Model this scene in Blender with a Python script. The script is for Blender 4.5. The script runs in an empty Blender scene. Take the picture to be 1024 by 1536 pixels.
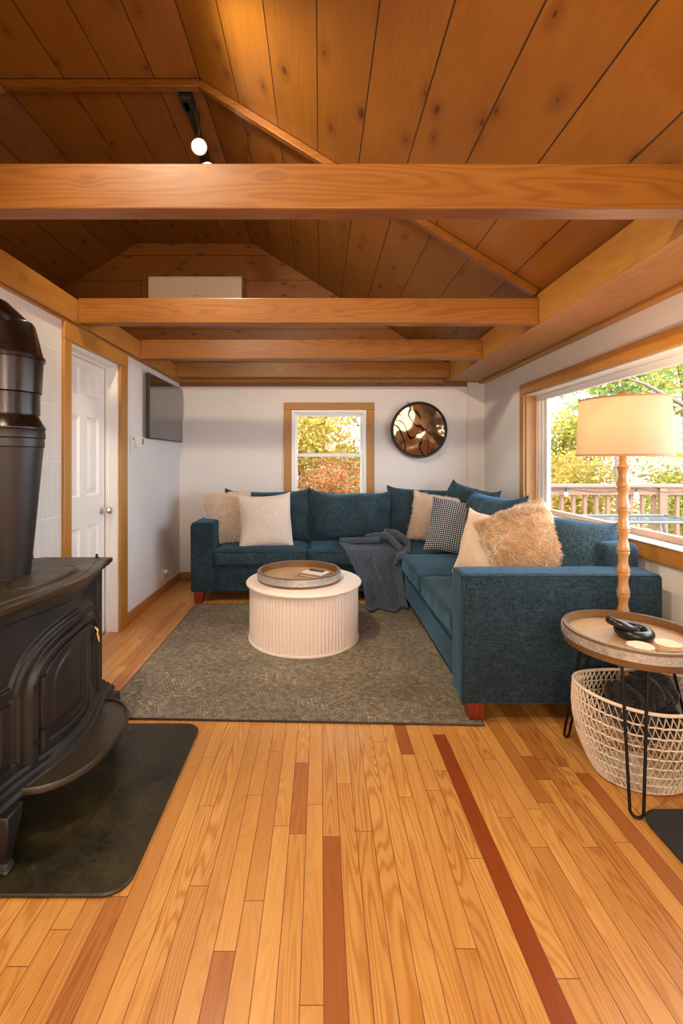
import bpy, bmesh, math, random
from mathutils import Vector, Matrix, noise
random.seed(7)
PI = math.pi
sc = bpy.context.scene
COL = sc.collection

# ------------------------------------------------------------------ helpers
def link(name, me, mat=None, parent=None, smooth=None):
    o = bpy.data.objects.new(name, me)
    COL.objects.link(o)
    if mat is not None:
        me.materials.append(mat)
    if parent is not None:
        o.parent = parent
    if smooth is not None:
        me.shade_smooth()
        me.set_sharp_from_angle(angle=math.radians(smooth))
    return o

def tag(o, label=None, cat=None, group=None, kind=None):
    if label: o['label'] = label
    if cat: o['category'] = cat
    if group: o['group'] = group
    if kind: o['kind'] = kind
    return o

def empty(name, loc=(0, 0, 0), rz=0.0, parent=None):
    o = bpy.data.objects.new(name, None)
    COL.objects.link(o)
    o.empty_display_size = 0.05
    o.location = loc
    o.rotation_euler = (0, 0, rz)
    if parent: o.parent = parent
    return o

class MB:
    """collects verts / faces of one mesh"""
    def __init__(s):
        s.v = []; s.f = []
    def add(s, vs, fs):
        b = len(s.v)
        s.v += [tuple(p) for p in vs]
        s.f += [tuple(b + i for i in f) for f in fs]
        return s
    def box(s, x0, x1, y0, y1, z0, z1):
        vs = [(x, y, z) for z in (z0, z1) for y in (y0, y1) for x in (x0, x1)]
        return s.add(vs, [(0, 2, 3, 1), (4, 5, 7, 6), (0, 1, 5, 4), (2, 6, 7, 3), (0, 4, 6, 2), (1, 3, 7, 5)])
    def lathe(s, prof, c=(0, 0, 0), seg=48, mod=None, axis='Z'):
        vs = []
        n = len(prof)
        for k in range(seg):
            a = 2 * PI * k / seg
            for i, (r, z) in enumerate(prof):
                rr = r if mod is None else mod(r, z, a, i)
                if axis == 'Z': p = (c[0] + rr * math.cos(a), c[1] + rr * math.sin(a), c[2] + z)
                elif axis == 'Y': p = (c[0] + rr * math.cos(a), c[1] + z, c[2] + rr * math.sin(a))
                else: p = (c[0] + z, c[1] + rr * math.cos(a), c[2] + rr * math.sin(a))
                vs.append(p)
        fs = []
        for k in range(seg):
            k2 = (k + 1) % seg
            for i in range(n - 1):
                q = (k * n + i, k2 * n + i, k2 * n + i + 1, k * n + i + 1)
                if axis == 'Y': q = q[::-1]
                fs.append(q)
        return s.add(vs, fs)
    def tube(s, pts, r, seg=8, closed=False, flat=1.0, up=None):
        pts = [Vector(p) for p in pts]
        n = len(pts)
        if n < 2: return s
        rs = r if isinstance(r, (list, tuple)) else [r] * n
        vs = []; prev = None
        for i, p in enumerate(pts):
            if closed: t = pts[(i + 1) % n] - pts[i - 1]
            else: t = pts[min(i + 1, n - 1)] - pts[max(i - 1, 0)]
            if t.length < 1e-9: t = Vector((0, 0, 1))
            t.normalize()
            if up is not None:
                a = Vector(up) - t * t.dot(Vector(up))
                if a.length < 1e-4: a = t.orthogonal()
            elif prev is None: a = t.orthogonal()
            else:
                a = prev - t * prev.dot(t)
                if a.length < 1e-5: a = t.orthogonal()
            a.normalize(); prev = a
            b = t.cross(a)
            for k in range(seg):
                th = 2 * PI * k / seg
                vs.append(p + (a * math.cos(th) + b * math.sin(th) * flat) * rs[i])
        fs = []
        m = n if closed else n - 1
        for i in range(m):
            j = (i + 1) % n
            for k in range(seg):
                k2 = (k + 1) % seg
                fs.append((i * seg + k, i * seg + k2, j * seg + k2, j * seg + k))
        if not closed:
            fs.append(tuple(range(seg))[::-1])
            fs.append(tuple((n - 1) * seg + k for k in range(seg)))
        return s.add(vs, fs)
    def prism(s, poly, z0, z1):
        n = len(poly)
        vs = [(x, y, z0) for x, y in poly] + [(x, y, z1) for x, y in poly]
        fs = [tuple(range(n))[::-1], tuple(range(n, 2 * n))]
        for i in range(n):
            j = (i + 1) % n
            fs.append((i, j, n + j, n + i))
        return s.add(vs, fs)
    def loft(s, loops, cap=True):
        n = len(loops[0]); b = []
        for l in loops: b += list(l)
        fs = []
        for a in range(len(loops) - 1):
            for i in range(n):
                j = (i + 1) % n
                fs.append((a * n + i, a * n + j, (a + 1) * n + j, (a + 1) * n + i))
        if cap:
            fs.append(tuple(range(n))[::-1])
            fs.append(tuple((len(loops) - 1) * n + i for i in range(n)))
        return s.add(b, fs)
    def build(s, name, mat, parent=None, smooth=None, bevel=None, seg=2, origin=None):
        me = bpy.data.meshes.new(name)
        vs = s.v
        if origin is not None:
            ox, oy, oz = origin
            vs = [(x - ox, y - oy, z - oz) for x, y, z in vs]
        me.from_pydata(vs, [], s.f)
        me.validate(); me.update()
        o = link(name, me, mat, parent, smooth)
        if origin is not None: o.location = origin
        if bevel:
            m = o.modifiers.new('bevel', 'BEVEL'); m.width = bevel; m.segments = seg
            m.limit_method = 'ANGLE'; m.angle_limit = math.radians(40)
            me.shade_smooth(); me.set_sharp_from_angle(angle=math.radians(35))
        return o

def rbox(hx, hy, hz, r, m=8, deform=None):
    """rounded cushion-like box centred at origin as an MB"""
    def pos(h):
        a = [-h + r * k / 4 for k in range(5)]
        mid = [(-h + r) + (2 * (h - r)) * k / m for k in range(1, m)]
        return a + mid + [-q for q in a[::-1]]
    X, Y, Z = pos(hx), pos(hy), pos(hz)
    nx, ny, nz = len(X), len(Y), len(Z)
    idx = {}; vs = []; fs = []
    def V(i, j, k):
        key = (i, j, k)
        if key not in idx:
            p = Vector((X[i], Y[j], Z[k]))
            c = Vector((max(-hx + r, min(hx - r, p.x)), max(-hy + r, min(hy - r, p.y)), max(-hz + r, min(hz - r, p.z))))
            d = p - c
            if d.length > 1e-9: d = d.normalized() * r
            q = c + d
            if deform: q = Vector(deform(q.x, q.y, q.z))
            idx[key] = len(vs); vs.append(q)
        return idx[key]
    for i in range(nx - 1):
        for j in range(ny - 1):
            fs.append((V(i, j, 0), V(i, j + 1, 0), V(i + 1, j + 1, 0), V(i + 1, j, 0)))
            fs.append((V(i, j, nz - 1), V(i + 1, j, nz - 1), V(i + 1, j + 1, nz - 1), V(i, j + 1, nz - 1)))
    for i in range(nx - 1):
        for k in range(nz - 1):
            fs.append((V(i, 0, k), V(i + 1, 0, k), V(i + 1, 0, k + 1), V(i, 0, k + 1)))
            fs.append((V(i, ny - 1, k), V(i, ny - 1, k + 1), V(i + 1, ny - 1, k + 1), V(i + 1, ny - 1, k)))
    for j in range(ny - 1):
        for k in range(nz - 1):
            fs.append((V(0, j, k), V(0, j, k + 1), V(0, j + 1, k + 1), V(0, j + 1, k)))
            fs.append((V(nx - 1, j, k), V(nx - 1, j + 1, k), V(nx - 1, j + 1, k + 1), V(nx - 1, j, k + 1)))
    b = MB(); b.v = [tuple(v) for v in vs]; b.f = fs
    return b

# ------------------------------------------------------------------ materials
class NT:
    def __init__(s, name):
        s.m = bpy.data.materials.new(name); s.m.use_nodes = True
        s.t = s.m.node_tree; s.t.nodes.clear()
        s.out = s.n('ShaderNodeOutputMaterial')
        s.b = s.n('ShaderNodeBsdfPrincipled')
        s.l(s.b.outputs[0], s.out.inputs[0])
    def n(s, typ, **kw):
        o = s.t.nodes.new(typ)
        for k, v in kw.items(): setattr(o, k, v)
        return o
    def l(s, a, b): s.t.links.new(a, b)
    def set(s, sock, v):
        if hasattr(v, 'is_linked') or hasattr(v, 'links'): s.l(v, sock)
        else: sock.default_value = v
    def math(s, op, a, b=None, c=None, clamp=False):
        o = s.n('ShaderNodeMath', operation=op, use_clamp=clamp)
        s.set(o.inputs[0], a)
        if b is not None: s.set(o.inputs[1], b)
        if c is not None: s.set(o.inputs[2], c)
        return o.outputs[0]
    def rng(s, v, a, b, c=0.0, d=1.0, smooth=False):
        o = s.n('ShaderNodeMapRange'); o.clamp = True
        if smooth: o.interpolation_type = 'SMOOTHSTEP'
        s.set(o.inputs[0], v); s.set(o.inputs[1], a); s.set(o.inputs[2], b); s.set(o.inputs[3], c); s.set(o.inputs[4], d)
        return o.outputs[0]
    def mix(s, f, a, b, mode='MIX'):
        o = s.n('ShaderNodeMix', data_type='RGBA', blend_type=mode)
        s.set(o.inputs[0], f)
        for sock, v in ((o.inputs[6], a), (o.inputs[7], b)):
            if isinstance(v, (tuple, list)): v = (*v[:3], 1.0)
            s.set(sock, v)
        return o.outputs[2]
    def comb(s, x, y, z):
        o = s.n('ShaderNodeCombineXYZ')
        for i, v in enumerate((x, y, z)): s.set(o.inputs[i], v)
        return o.outputs[0]
    def sep(s, v):
        o = s.n('ShaderNodeSeparateXYZ'); s.l(v, o.inputs[0]); return o.outputs
    def noise(s, vec, scale=5.0, detail=2.0, rough=0.5, dist=0.0):
        o = s.n('ShaderNodeTexNoise')
        if vec is not None: s.l(vec, o.inputs['Vector'])
        o.inputs['Scale'].default_value = scale; o.inputs['Detail'].default_value = detail
        o.inputs['Roughness'].default_value = rough; o.inputs['Distortion'].default_value = dist
        return o.outputs[0]
    def obj(s): return s.n('ShaderNodeTexCoord').outputs['Object']
    def map(s, vec, scale=(1, 1, 1), rot=(0, 0, 0), loc=(0, 0, 0)):
        o = s.n('ShaderNodeMapping'); s.l(vec, o.inputs[0])
        o.inputs['Location'].default_value = loc; o.inputs['Rotation'].default_value = rot; o.inputs['Scale'].default_value = scale
        return o.outputs[0]
    def bump(s, h, strength=0.3, dist=0.01):
        o = s.n('ShaderNodeBump'); o.inputs['Strength'].default_value = strength; o.inputs['Distance'].default_value = dist
        s.l(h, o.inputs['Height']); s.l(o.outputs[0], s.b.inputs['Normal'])
    def p(s, **kw):
        names = dict(col='Base Color', rough='Roughness', metal='Metallic', spec='Specular IOR Level', sheen='Sheen Weight', coat='Coat Weight',
                     coatr='Coat Roughness', emit='Emission Color', es='Emission Strength', trans='Transmission Weight', sss='Subsurface Weight')
        for k, v in kw.items():
            sk = s.b.inputs[names[k]]
            if isinstance(v, (tuple, list)): v = (*v[:3], 1.0)
            s.set(sk, v)
        return s

def flat(name, col, rough=0.5, metal=0.0, bumpscale=None, bs=0.1, **kw):
    t = NT(name); t.p(col=col, rough=rough, metal=metal, **kw)
    if bumpscale:
        t.bump(t.noise(t.obj(), bumpscale, 3), bs, 0.002)
    return t.m

def wood(name, light, mid, dark, axis=None, rough=0.45, coat=0.0, knots=1.0, boards=False, seam=0.003, ring=1.0,
         wscale=1.0, knot_col=(0.06, 0.02, 0.006), tonecol=None, seamcol=(0.03, 0.012, 0.004), fibre=1.0):
    t = NT(name)
    if boards:
        uv = t.n('ShaderNodeUVMap', uv_map='board').outputs[0]
        u, v, _ = t.sep(uv)
        at = t.n('ShaderNodeAttribute', attribute_name='bd')
        cs = t.n('ShaderNodeSeparateColor'); t.l(at.outputs['Color'], cs.inputs[0])
        tone, r1, r2 = cs.outputs[0], cs.outputs[1], cs.outputs[2]
        ac = t.math('MULTIPLY_ADD', r1, 40.0, u)
        al = t.math('MULTIPLY_ADD', r2, 60.0, v)
        th = t.math('MULTIPLY', r1, 17.0)
    else:
        x, y, z = t.sep(t.obj())
        if axis == 'X': ac, al, th = y, x, z
        elif axis == 'Y': ac, al, th = x, y, z
        else: ac, al, th = x, z, y
        tone = None
    W = wscale
    # knots
    kv = t.comb(t.math('MULTIPLY', ac, 7.5 * W), t.math('MULTIPLY', al, 3.6 * W), t.math('MULTIPLY', th, 7.5 * W) if not boards else 0.0)
    vo = t.n('ShaderNodeTexVoronoi'); t.l(kv, vo.inputs['Vector']); vo.inputs['Scale'].default_value = 1.0
    if boards: vo.voronoi_dimensions = '2D'
    kd = vo.outputs['Distance']
    kc = t.n('ShaderNodeSeparateColor'); t.l(vo.outputs['Color'], kc.inputs[0])
    ksel = t.rng(kc.outputs[0], 0.38, 0.42)
    ksize = t.math('MULTIPLY_ADD', t.math('POWER', kc.outputs[1], 3.0), 0.09, 0.035)
    kmask = t.math('MULTIPLY', t.rng(kd, ksize, t.math('MULTIPLY', ksize, 0.35)), ksel)
    kinf = t.math('MULTIPLY', t.rng(kd, 0.30, 0.0, 0, 1, True), ksel)
    # rings
    gv = t.comb(t.math('MULTIPLY', ac, 9.0 * W), t.math('MULTIPLY', al, 0.75 * W), t.math('MULTIPLY', th, 9.0 * W))
    n1 = t.noise(gv, 1.0, 1.5, 0.45)
    n1 = t.math('MULTIPLY_ADD', kinf, 0.10 * knots, n1)
    rg = t.math('SINE', t.math('MULTIPLY', n1, 130.0 if boards and knots == 0.0 else 95.0))
    rg = t.math('MULTIPLY_ADD', rg, 0.5, 0.5)
    rg = t.math('POWER', rg, 2.2)
    if tone is not None: rg = t.math('MULTIPLY', rg, t.rng(r2, 0.15, 0.75, 0.25, 1.0))
    fv = t.comb(t.math('MULTIPLY', ac, 190.0 * W), t.math('MULTIPLY', al, 3.5 * W), t.math('MULTIPLY', th, 190.0 * W))
    fb = t.noise(fv, 1.0, 3.0, 0.6)
    big = t.noise(t.comb(t.math('MULTIPLY', ac, 5.0), t.math('MULTIPLY', al, 1.4), t.math('MULTIPLY', th, 5.0)), 1.0, 3.0)
    c = t.mix(t.math('MULTIPLY', rg, 0.75 * ring), light, mid)
    c = t.mix(t.rng(fb, 0.35, 0.75, 0, 0.45 * fibre), c, mid)
    c = t.mix(t.rng(big, 0.35, 0.75, 0, 0.55), c, mid)
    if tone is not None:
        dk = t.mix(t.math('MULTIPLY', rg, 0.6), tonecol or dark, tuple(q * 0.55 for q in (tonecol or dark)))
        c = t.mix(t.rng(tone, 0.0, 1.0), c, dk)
    if knots > 0:
        c = t.mix(t.math('MULTIPLY', kinf, 0.55 * knots), c, dark)
        c = t.mix(t.math('MULTIPLY', kmask, knots), c, knot_col)
    h = t.math('MULTIPLY', fb, 0.5)
    if boards:
        uvn = t.n('ShaderNodeUVMap', uv_map='edge').outputs[0]
        a, b, _ = t.sep(uvn)          # metres to nearest edge across, to nearest end
        e = t.math('MINIMUM', a, b)
        sm = t.rng(e, seam, seam * 0.45)
        c = t.mix(sm, c, seamcol)
        h = t.math('SUBTRACT', h, t.math('MULTIPLY', sm, 2.0))
    t.p(col=c, rough=t.rng(fb, 0.2, 0.8, rough * 0.85, rough * 1.2), coat=coat, coatr=0.18)
    t.bump(h, 0.25, 0.0015)
    return t.m

def board_mesh(name, boards, mat, parent=None):
    """boards: list of (corner quad 4x Vector with edge01 = across, edge12 = along, tone).  One mesh with grain UVs and seams."""
    vs = []; fs = []; uv = []; ed = []; cc = []
    for q, tone in boards:
        q = [Vector(p) for p in q]
        w = (q[1] - q[0]).length; L = (q[2] - q[1]).length
        # split across/along so that edge distance interpolates: 2 strips across, 3 along
        aw = [0, w / 2, w]; al = [0, min(0.2, L / 2), max(L - 0.2, L / 2), L]
        al = sorted(set(al))
        col = (tone, random.random(), random.random(), 1)
        base = len(vs)
        for b in al:
            for a in aw:
                p = q[0].lerp(q[1], a / w); p2 = q[3].lerp(q[2], a / w)
                vs.append(tuple(p.lerp(p2, b / L)))
        n = len(aw)
        def md(b): return min(b, L - b)
        for i in range(len(al) - 1):
            for j in range(n - 1):
                f = (base + i * n + j, base + i * n + j + 1, base + (i + 1) * n + j + 1, base + (i + 1) * n + j)
                fs.append(f)
                for (aa, bb) in ((aw[j], al[i]), (aw[j + 1], al[i]), (aw[j + 1], al[i + 1]), (aw[j], al[i + 1])):
                    uv.append((aa, bb)); ed.append((min(aa, w - aa), md(bb))); cc.append(col)
    me = bpy.data.meshes.new(name)
    me.from_pydata(vs, [], fs); me.update()
    u1 = me.uv_layers.new(name='board'); u2 = me.uv_layers.new(name='edge')
    u1.data.foreach_set('uv', [c for p in uv for c in p]); u2.data.foreach_set('uv', [c for p in ed for c in p])
    ca = me.color_attributes.new('bd', 'FLOAT_COLOR', 'CORNER')
    ca.data.foreach_set('color', [c for p in cc for c in p])
    return link(name, me, mat, parent)

M = {}
M['floor'] = wood('floor pine', (0.65, 0.345, 0.095), (0.40, 0.148, 0.020), (0.30, 0.075, 0.012), rough=0.36, coat=0.15, knots=0.0, boards=True,
                  seam=0.0014, wscale=1.3, tonecol=(0.26, 0.050, 0.005), seamcol=(0.12, 0.035, 0.008), fibre=0.5)
M['ceil'] = wood('ceiling pine', (0.39, 0.160, 0.018), (0.26, 0.090, 0.008), (0.12, 0.030, 0.004), rough=0.45, coat=0.0, knots=0.9, boards=True,
                 seam=0.0045, ring=0.3, wscale=0.75, tonecol=(0.17, 0.058, 0.010), fibre=0.7)
M['gable'] = wood('gable pine', (0.33, 0.125, 0.018), (0.24, 0.08, 0.010), (0.11, 0.03, 0.005), rough=0.45, knots=1.0, boards=True,
                  seam=0.004, ring=0.35, tonecol=(0.18, 0.055, 0.010), fibre=0.7)
BL, BM_, BD = (0.285, 0.112, 0.015), (0.175, 0.058, 0.006), (0.12, 0.03, 0.006)
M['beamX'] = wood('beam pine across', BL, BM_, BD, 'X', 0.4, 0.1, 0.9, ring=0.9, wscale=1.0)
M['beamY'] = wood('beam pine along', (0.43, 0.200, 0.040), (0.30, 0.120, 0.018), BD, 'Y', 0.4, 0.1, 0.8, ring=0.6, wscale=1.0)
M['trimX'] = wood('casing pine x', (0.47, 0.225, 0.046), (0.32, 0.135, 0.022), BD, 'X', 0.4, 0.1, 0.4, ring=0.4)
M['trimY'] = wood('casing pine y', (0.47, 0.225, 0.046), (0.32, 0.135, 0.022), BD, 'Y', 0.4, 0.1, 0.4, ring=0.5)
M['trimZ'] = wood('casing pine z', (0.47, 0.225, 0.046), (0.32, 0.135, 0.022), BD, 'Z', 0.4, 0.1, 0.4, ring=0.4)
M['palewood'] = wood('pale pink wood', (0.66, 0.46, 0.35), (0.56, 0.36, 0.25), BD, 'Y', 0.4, 0.1, 0.2, ring=0.4)
M['base'] = wood('baseboard oak', (0.50, 0.22, 0.06), (0.27, 0.095, 0.02), BD, 'Y', 0.4, 0.1, 0.0, ring=1.0, wscale=1.6)
M['deck'] = wood('deck cedar', (0.30, 0.165, 0.105), (0.22, 0.115, 0.07), (0.3, 0.14, 0.07), 'X', 0.7, 0, 0.3, ring=0.5)
M['deckZ'] = wood('deck cedar upright', (0.27, 0.15, 0.092), (0.20, 0.10, 0.06), (0.3, 0.14, 0.07), 'Z', 0.7, 0, 0.3, ring=0.5)
M['barrel'] = wood('barrel oak', (0.52, 0.33, 0.155), (0.33, 0.185, 0.075), (0.10, 0.035, 0.01), 'X', 0.4, 0.2, 0.3, ring=0.8, wscale=1.6)
M['stave'] = wood('stave oak', (0.20, 0.105, 0.04), (0.11, 0.050, 0.018), (0.07, 0.025, 0.01), 'Z', 0.4, 0.2, 0.0, ring=0.5, wscale=2)
M['lampwood'] = wood('turned maple', (0.50, 0.26, 0.10), (0.40, 0.19, 0.06), BD, 'Z', 0.32, 0.3, 0.0, ring=0.3, wscale=2)
M['sofaleg'] = wood('cherry leg', (0.20, 0.022, 0.008), (0.13, 0.012, 0.005), (0.05, 0.005, 0.003), 'Z', 0.3, 0.3, 0.0)
M['slice'] = wood('pale slice', (0.72, 0.52, 0.34), (0.58, 0.38, 0.22), BD, 'Z', 0.6, 0, 0.0, ring=0.6, wscale=3)

def wallmat(name, col):
    t = NT(name)
    n = t.noise(t.obj(), 90, 3); n2 = t.noise(t.obj(), 1.2, 2)
    t.p(col=t.mix(t.rng(n2, 0.3, 0.7), col, tuple(c * 0.96 for c in col)), rough=0.7)
    t.bump(n, 0.06, 0.002)
    return t.m
M['wall'] = wallmat('painted wall', (0.745, 0.73, 0.745))
M['white'] = flat('white paint', (0.80, 0.79, 0.78), 0.35)
M['vinyl'] = flat('white vinyl', (0.82, 0.83, 0.84), 0.3)
M['plastic'] = flat('white plastic', (0.75, 0.72, 0.68), 0.35)
M['greyplastic'] = flat('grey display', (0.25, 0.25, 0.24), 0.3)
M['acwhite'] = flat('air conditioner shell', (0.80, 0.69, 0.53), 0.35)
M['black'] = flat('black metal', (0.012, 0.011, 0.010), 0.4, 0.6)
M['blackmatte'] = flat('black rubber', (0.015, 0.015, 0.017), 0.6)
M['brass'] = flat('brass', (0.75, 0.5, 0.2), 0.25, 1.0)
M['chrome'] = flat('satin nickel', (0.7, 0.66, 0.6), 0.22, 1.0)
M['cream'] = flat('table cream paint', (0.80, 0.70, 0.65), 0.5)
M['knot'] = flat('black glazed ceramic', (0.012, 0.012, 0.012), 0.28)
M['bookwhite'] = flat('paper', (0.7, 0.66, 0.6), 0.6)
M['bookred'] = flat('red cover', (0.30, 0.08, 0.05), 0.5)
M['bookdark'] = flat('dark cover', (0.04, 0.04, 0.045), 0.4)

def tilemat():
    t = NT('ribbed wall tile')
    x, y, z = t.sep(t.obj())
    rows = t.math('FRACT', t.math('DIVIDE', t.math('SUBTRACT', z, 0.971), 0.3235))
    g = t.math('MINIMUM', rows, t.math('SUBTRACT', 1.0, rows))
    gm = t.rng(g, 0.012, 0.004)
    rib = t.noise(t.comb(t.math('MULTIPLY', x, 5), t.math('MULTIPLY', y, 170), t.math('MULTIPLY', z, 2.2)), 1.0, 2)
    c = t.mix(t.rng(rib, 0.35, 0.7), (0.60, 0.59, 0.57), (0.72, 0.71, 0.69))
    c = t.mix(gm, c, (0.78, 0.77, 0.75))
    t.p(col=c, rough=0.45)
    t.bump(t.math('SUBTRACT', rib, gm), 0.35, 0.003)
    return t.m
M['tile'] = tilemat()

def fabric(name, a, b, scale=260, sheen=0.25, rough=0.85, bs=0.5, tint=(1, 1, 1), s1=(1, 1, 0.12), s2=(0.12, 0.12, 1)):
    t = NT(name)
    o = t.obj()
    n1 = t.noise(t.map(o, s1), scale, 2, 0.6)
    n2 = t.noise(t.map(o, s2), scale, 2, 0.6)
    big = t.noise(o, 6, 3)
    s_ = t.math('MULTIPLY_ADD', n1, 0.5, t.math('MULTIPLY', n2, 0.5))
    f = t.rng(s_, 0.38, 0.62)
    c = t.mix(f, a, b)
    c = t.mix(t.rng(big, 0.35, 0.7, 0, 0.4), c, a)
    t.p(col=c, rough=rough, sheen=sheen, spec=0.25)
    t.b.inputs['Sheen Roughness'].default_value = 0.4; t.b.inputs['Sheen Tint'].default_value = (*tint, 1)
    t.bump(s_, bs, 0.002)
    return t.m
M['sofa'] = fabric('blue chenille', (0.003, 0.009, 0.014), (0.034, 0.068, 0.094), 300, 0.3, tint=(0.25, 0.6, 1.0))
M['sofacushion'] = fabric('blue chenille cushion', (0.004, 0.011, 0.017), (0.046, 0.096, 0.134), 300, 0.3, tint=(0.25, 0.6, 1.0), s1=(1, 0.14, 0.14), s2=(0.12, 1, 1))
M['piping'] = fabric('blue chenille piping', (0.006, 0.018, 0.028), (0.035, 0.080, 0.115), 300, tint=(0.25, 0.6, 1.0))
M['linen'] = fabric('cream linen', (0.70, 0.61, 0.54), (0.82, 0.75, 0.70), 200, 0.1, 0.9, 0.4)
M['tanlinen'] = fabric('tan linen', (0.72, 0.55, 0.41), (0.82, 0.67, 0.53), 200, 0.1, 0.9, 0.4)
M['furbase'] = fabric('fur backing', (0.55, 0.42, 0.32), (0.66, 0.54, 0.43), 80, 0.1)
M['tanfurbase'] = fabric('tan fur backing', (0.42, 0.25, 0.12), (0.55, 0.36, 0.2), 80, 0.1)
M['shade'] = None

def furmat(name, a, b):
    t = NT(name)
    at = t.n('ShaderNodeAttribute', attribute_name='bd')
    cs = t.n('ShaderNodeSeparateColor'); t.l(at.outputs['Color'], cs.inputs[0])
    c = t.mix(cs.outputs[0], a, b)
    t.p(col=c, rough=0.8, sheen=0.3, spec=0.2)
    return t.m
M['fur'] = furmat('cream fur', (0.74, 0.65, 0.56), (0.96, 0.92, 0.86))
M['greyfur'] = furmat('oatmeal fur', (0.56, 0.46, 0.39), (0.84, 0.77, 0.70))
M['tanfur'] = furmat('golden fur', (0.52, 0.31, 0.13), (0.98, 0.88, 0.74))

def dotmat():
    t = NT('blue woven dots')
    uv = t.n('ShaderNodeUVMap', uv_map='board').outputs[0]
    u, v, _ = t.sep(uv)
    fu = t.math('FRACT', t.math('MULTIPLY', u, 26.0)); 
    row = t.math('MULTIPLY', v, 26.0)
    fv = t.math('FRACT', row)
    du = t.math('ABSOLUTE', t.math('SUBTRACT', fu, 0.5)); dv = t.math('ABSOLUTE', t.math('SUBTRACT', fv, 0.5))
    m = t.math('MULTIPLY', t.rng(du, 0.27, 0.20), t.rng(dv, 0.27, 0.20))
    c = t.mix(m, (0.02, 0.045, 0.085), (0.70, 0.68, 0.64))
    t.p(col=c, rough=0.9, sheen=0.1); t.bump(m, 0.4, 0.002)
    return t.m
M['dots'] = dotmat()

def knit(name, a, b, sc_=150):
    t = NT(name); o = t.obj()
    w = t.n('ShaderNodeTexVoronoi'); t.l(o, w.inputs['Vector']); w.inputs['Scale'].default_value = sc_
    d = w.outputs['Distance']
    t.p(col=t.mix(t.rng(d, 0.1, 0.6), b, a), rough=0.9, sheen=0.2, spec=0.2); t.bump(t.math('SUBTRACT', 1.0, d), 0.6, 0.004)
    return t.m
M['throw'] = knit('blue grey knit', (0.030, 0.045, 0.068), (0.125, 0.175, 0.255), 170)
M['darkknit'] = knit('charcoal knit', (0.010, 0.012, 0.014), (0.05, 0.055, 0.06), 120)

def rugmat():
    t = NT('distressed rug'); o = t.obj()
    n1 = t.noise(o, 9, 2, 0.5)
    ln = t.math('ABSOLUTE', t.math('SINE', t.math('MULTIPLY', n1, 60.0)))
    lines = t.rng(ln, 0.5, 0.1)
    w = t.n('ShaderNodeTexVoronoi'); t.l(o, w.inputs['Vector']); w.inputs['Scale'].default_value = 5.0; w.feature = 'DISTANCE_TO_EDGE'
    ln2 = t.math('ABSOLUTE', t.math('SINE', t.math('MULTIPLY', w.outputs['Distance'], 55.0)))
    l2 = t.rng(ln2, 0.45, 0.1)
    x, y, z = t.sep(o)
    # diamond field lines
    dsum = t.math('ABSOLUTE', t.math('SUBTRACT', t.math('FRACT', t.math('MULTIPLY', t.math('ADD', x, y), 1.05)), 0.5))
    ddif = t.math('ABSOLUTE', t.math('SUBTRACT', t.math('FRACT', t.math('MULTIPLY', t.math('SUBTRACT', x, y), 1.05)), 0.5))
    dl = t.math('MAXIMUM', t.rng(dsum, 0.012, 0.005), t.rng(ddif, 0.012, 0.005))
    wear = t.rng(t.noise(o, 2.5, 4, 0.65), 0.35, 0.65)
    fine = t.noise(o, 260, 2, 0.7); mid = t.noise(o, 34, 3, 0.7)
    pat = t.math('MAXIMUM', t.math('MULTIPLY', t.math('MAXIMUM', lines, l2), t.rng(mid, 0.38, 0.62)), t.math('MULTIPLY', dl, 0.25))
    pat = t.math('MULTIPLY', pat, t.rng(wear, 0, 1, 0.45, 0.95))
    c = t.mix(wear, (0.098, 0.080, 0.054), (0.160, 0.130, 0.090))
    c = t.mix(t.rng(mid, 0.35, 0.7, 0, 0.5), c, (0.25, 0.21, 0.15))
    c = t.mix(t.math('MULTIPLY', pat, 1.0), c, (0.62, 0.55, 0.42))
    c = t.mix(t.rng(fine, 0.3, 0.75, 0, 0.7), c, (0.045, 0.034, 0.024))
    t.p(col=c, rough=0.95, spec=0.1, sheen=0.15); t.bump(fine, 0.5, 0.004)
    return t.m
M['rug'] = rugmat()
M['rugedge'] = fabric('rug binding', (0.03, 0.025, 0.02), (0.06, 0.05, 0.04), 200)

def castiron(name, a, b, rough=0.45, rust=0.3):
    t = NT(name); o = t.obj()
    n = t.noise(o, 7, 5, 0.6); f = t.noise(o, 300, 2)
    c = t.mix(t.rng(n, 0.4, 0.72, 0, rust), a, b)
    t.p(col=c, rough=t.rng(n, 0.3, 0.7, rough * 0.8, rough * 1.25), metal=0.35, spec=0.6)
    t.bump(f, 0.18, 0.002)
    return t.m
M['iron'] = castiron('cast iron', (0.014, 0.013, 0.013), (0.022, 0.019, 0.017), 0.40)
M['irontop'] = castiron('cast iron top plate', (0.040, 0.028, 0.016), (0.030, 0.023, 0.016), 0.40)
M['ironlip'] = castiron('worn iron lip', (0.045, 0.034, 0.018), (0.018, 0.015, 0.012), 0.36, 0.8)
M['pipe'] = castiron('sooty pipe', (0.018, 0.014, 0.013), (0.030, 0.020, 0.015), 0.40, 0.5)
M['pipetop'] = castiron('glossy enamel pipe', (0.006, 0.005, 0.004), (0.04, 0.014, 0.005), 0.22, 0.55)
def padmat():
    t = NT('hearth pad'); o = t.obj()
    n = t.noise(o, 5, 6, 0.7); n2 = t.noise(o, 45, 4, 0.7, 1.0)
    c = t.mix(t.rng(n, 0.35, 0.65), (0.007, 0.006, 0.004), (0.034, 0.026, 0.009))
    m = t.math('MULTIPLY', t.rng(n2, 0.58, 0.72), t.rng(n, 0.5, 0.65))
    c = t.mix(m, c, (0.12, 0.095, 0.045))
    t.p(col=c, rough=t.rng(n2, 0.3, 0.7, 0.22, 0.5), spec=0.5); t.bump(n2, 0.12, 0.004)
    return t.m
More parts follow.
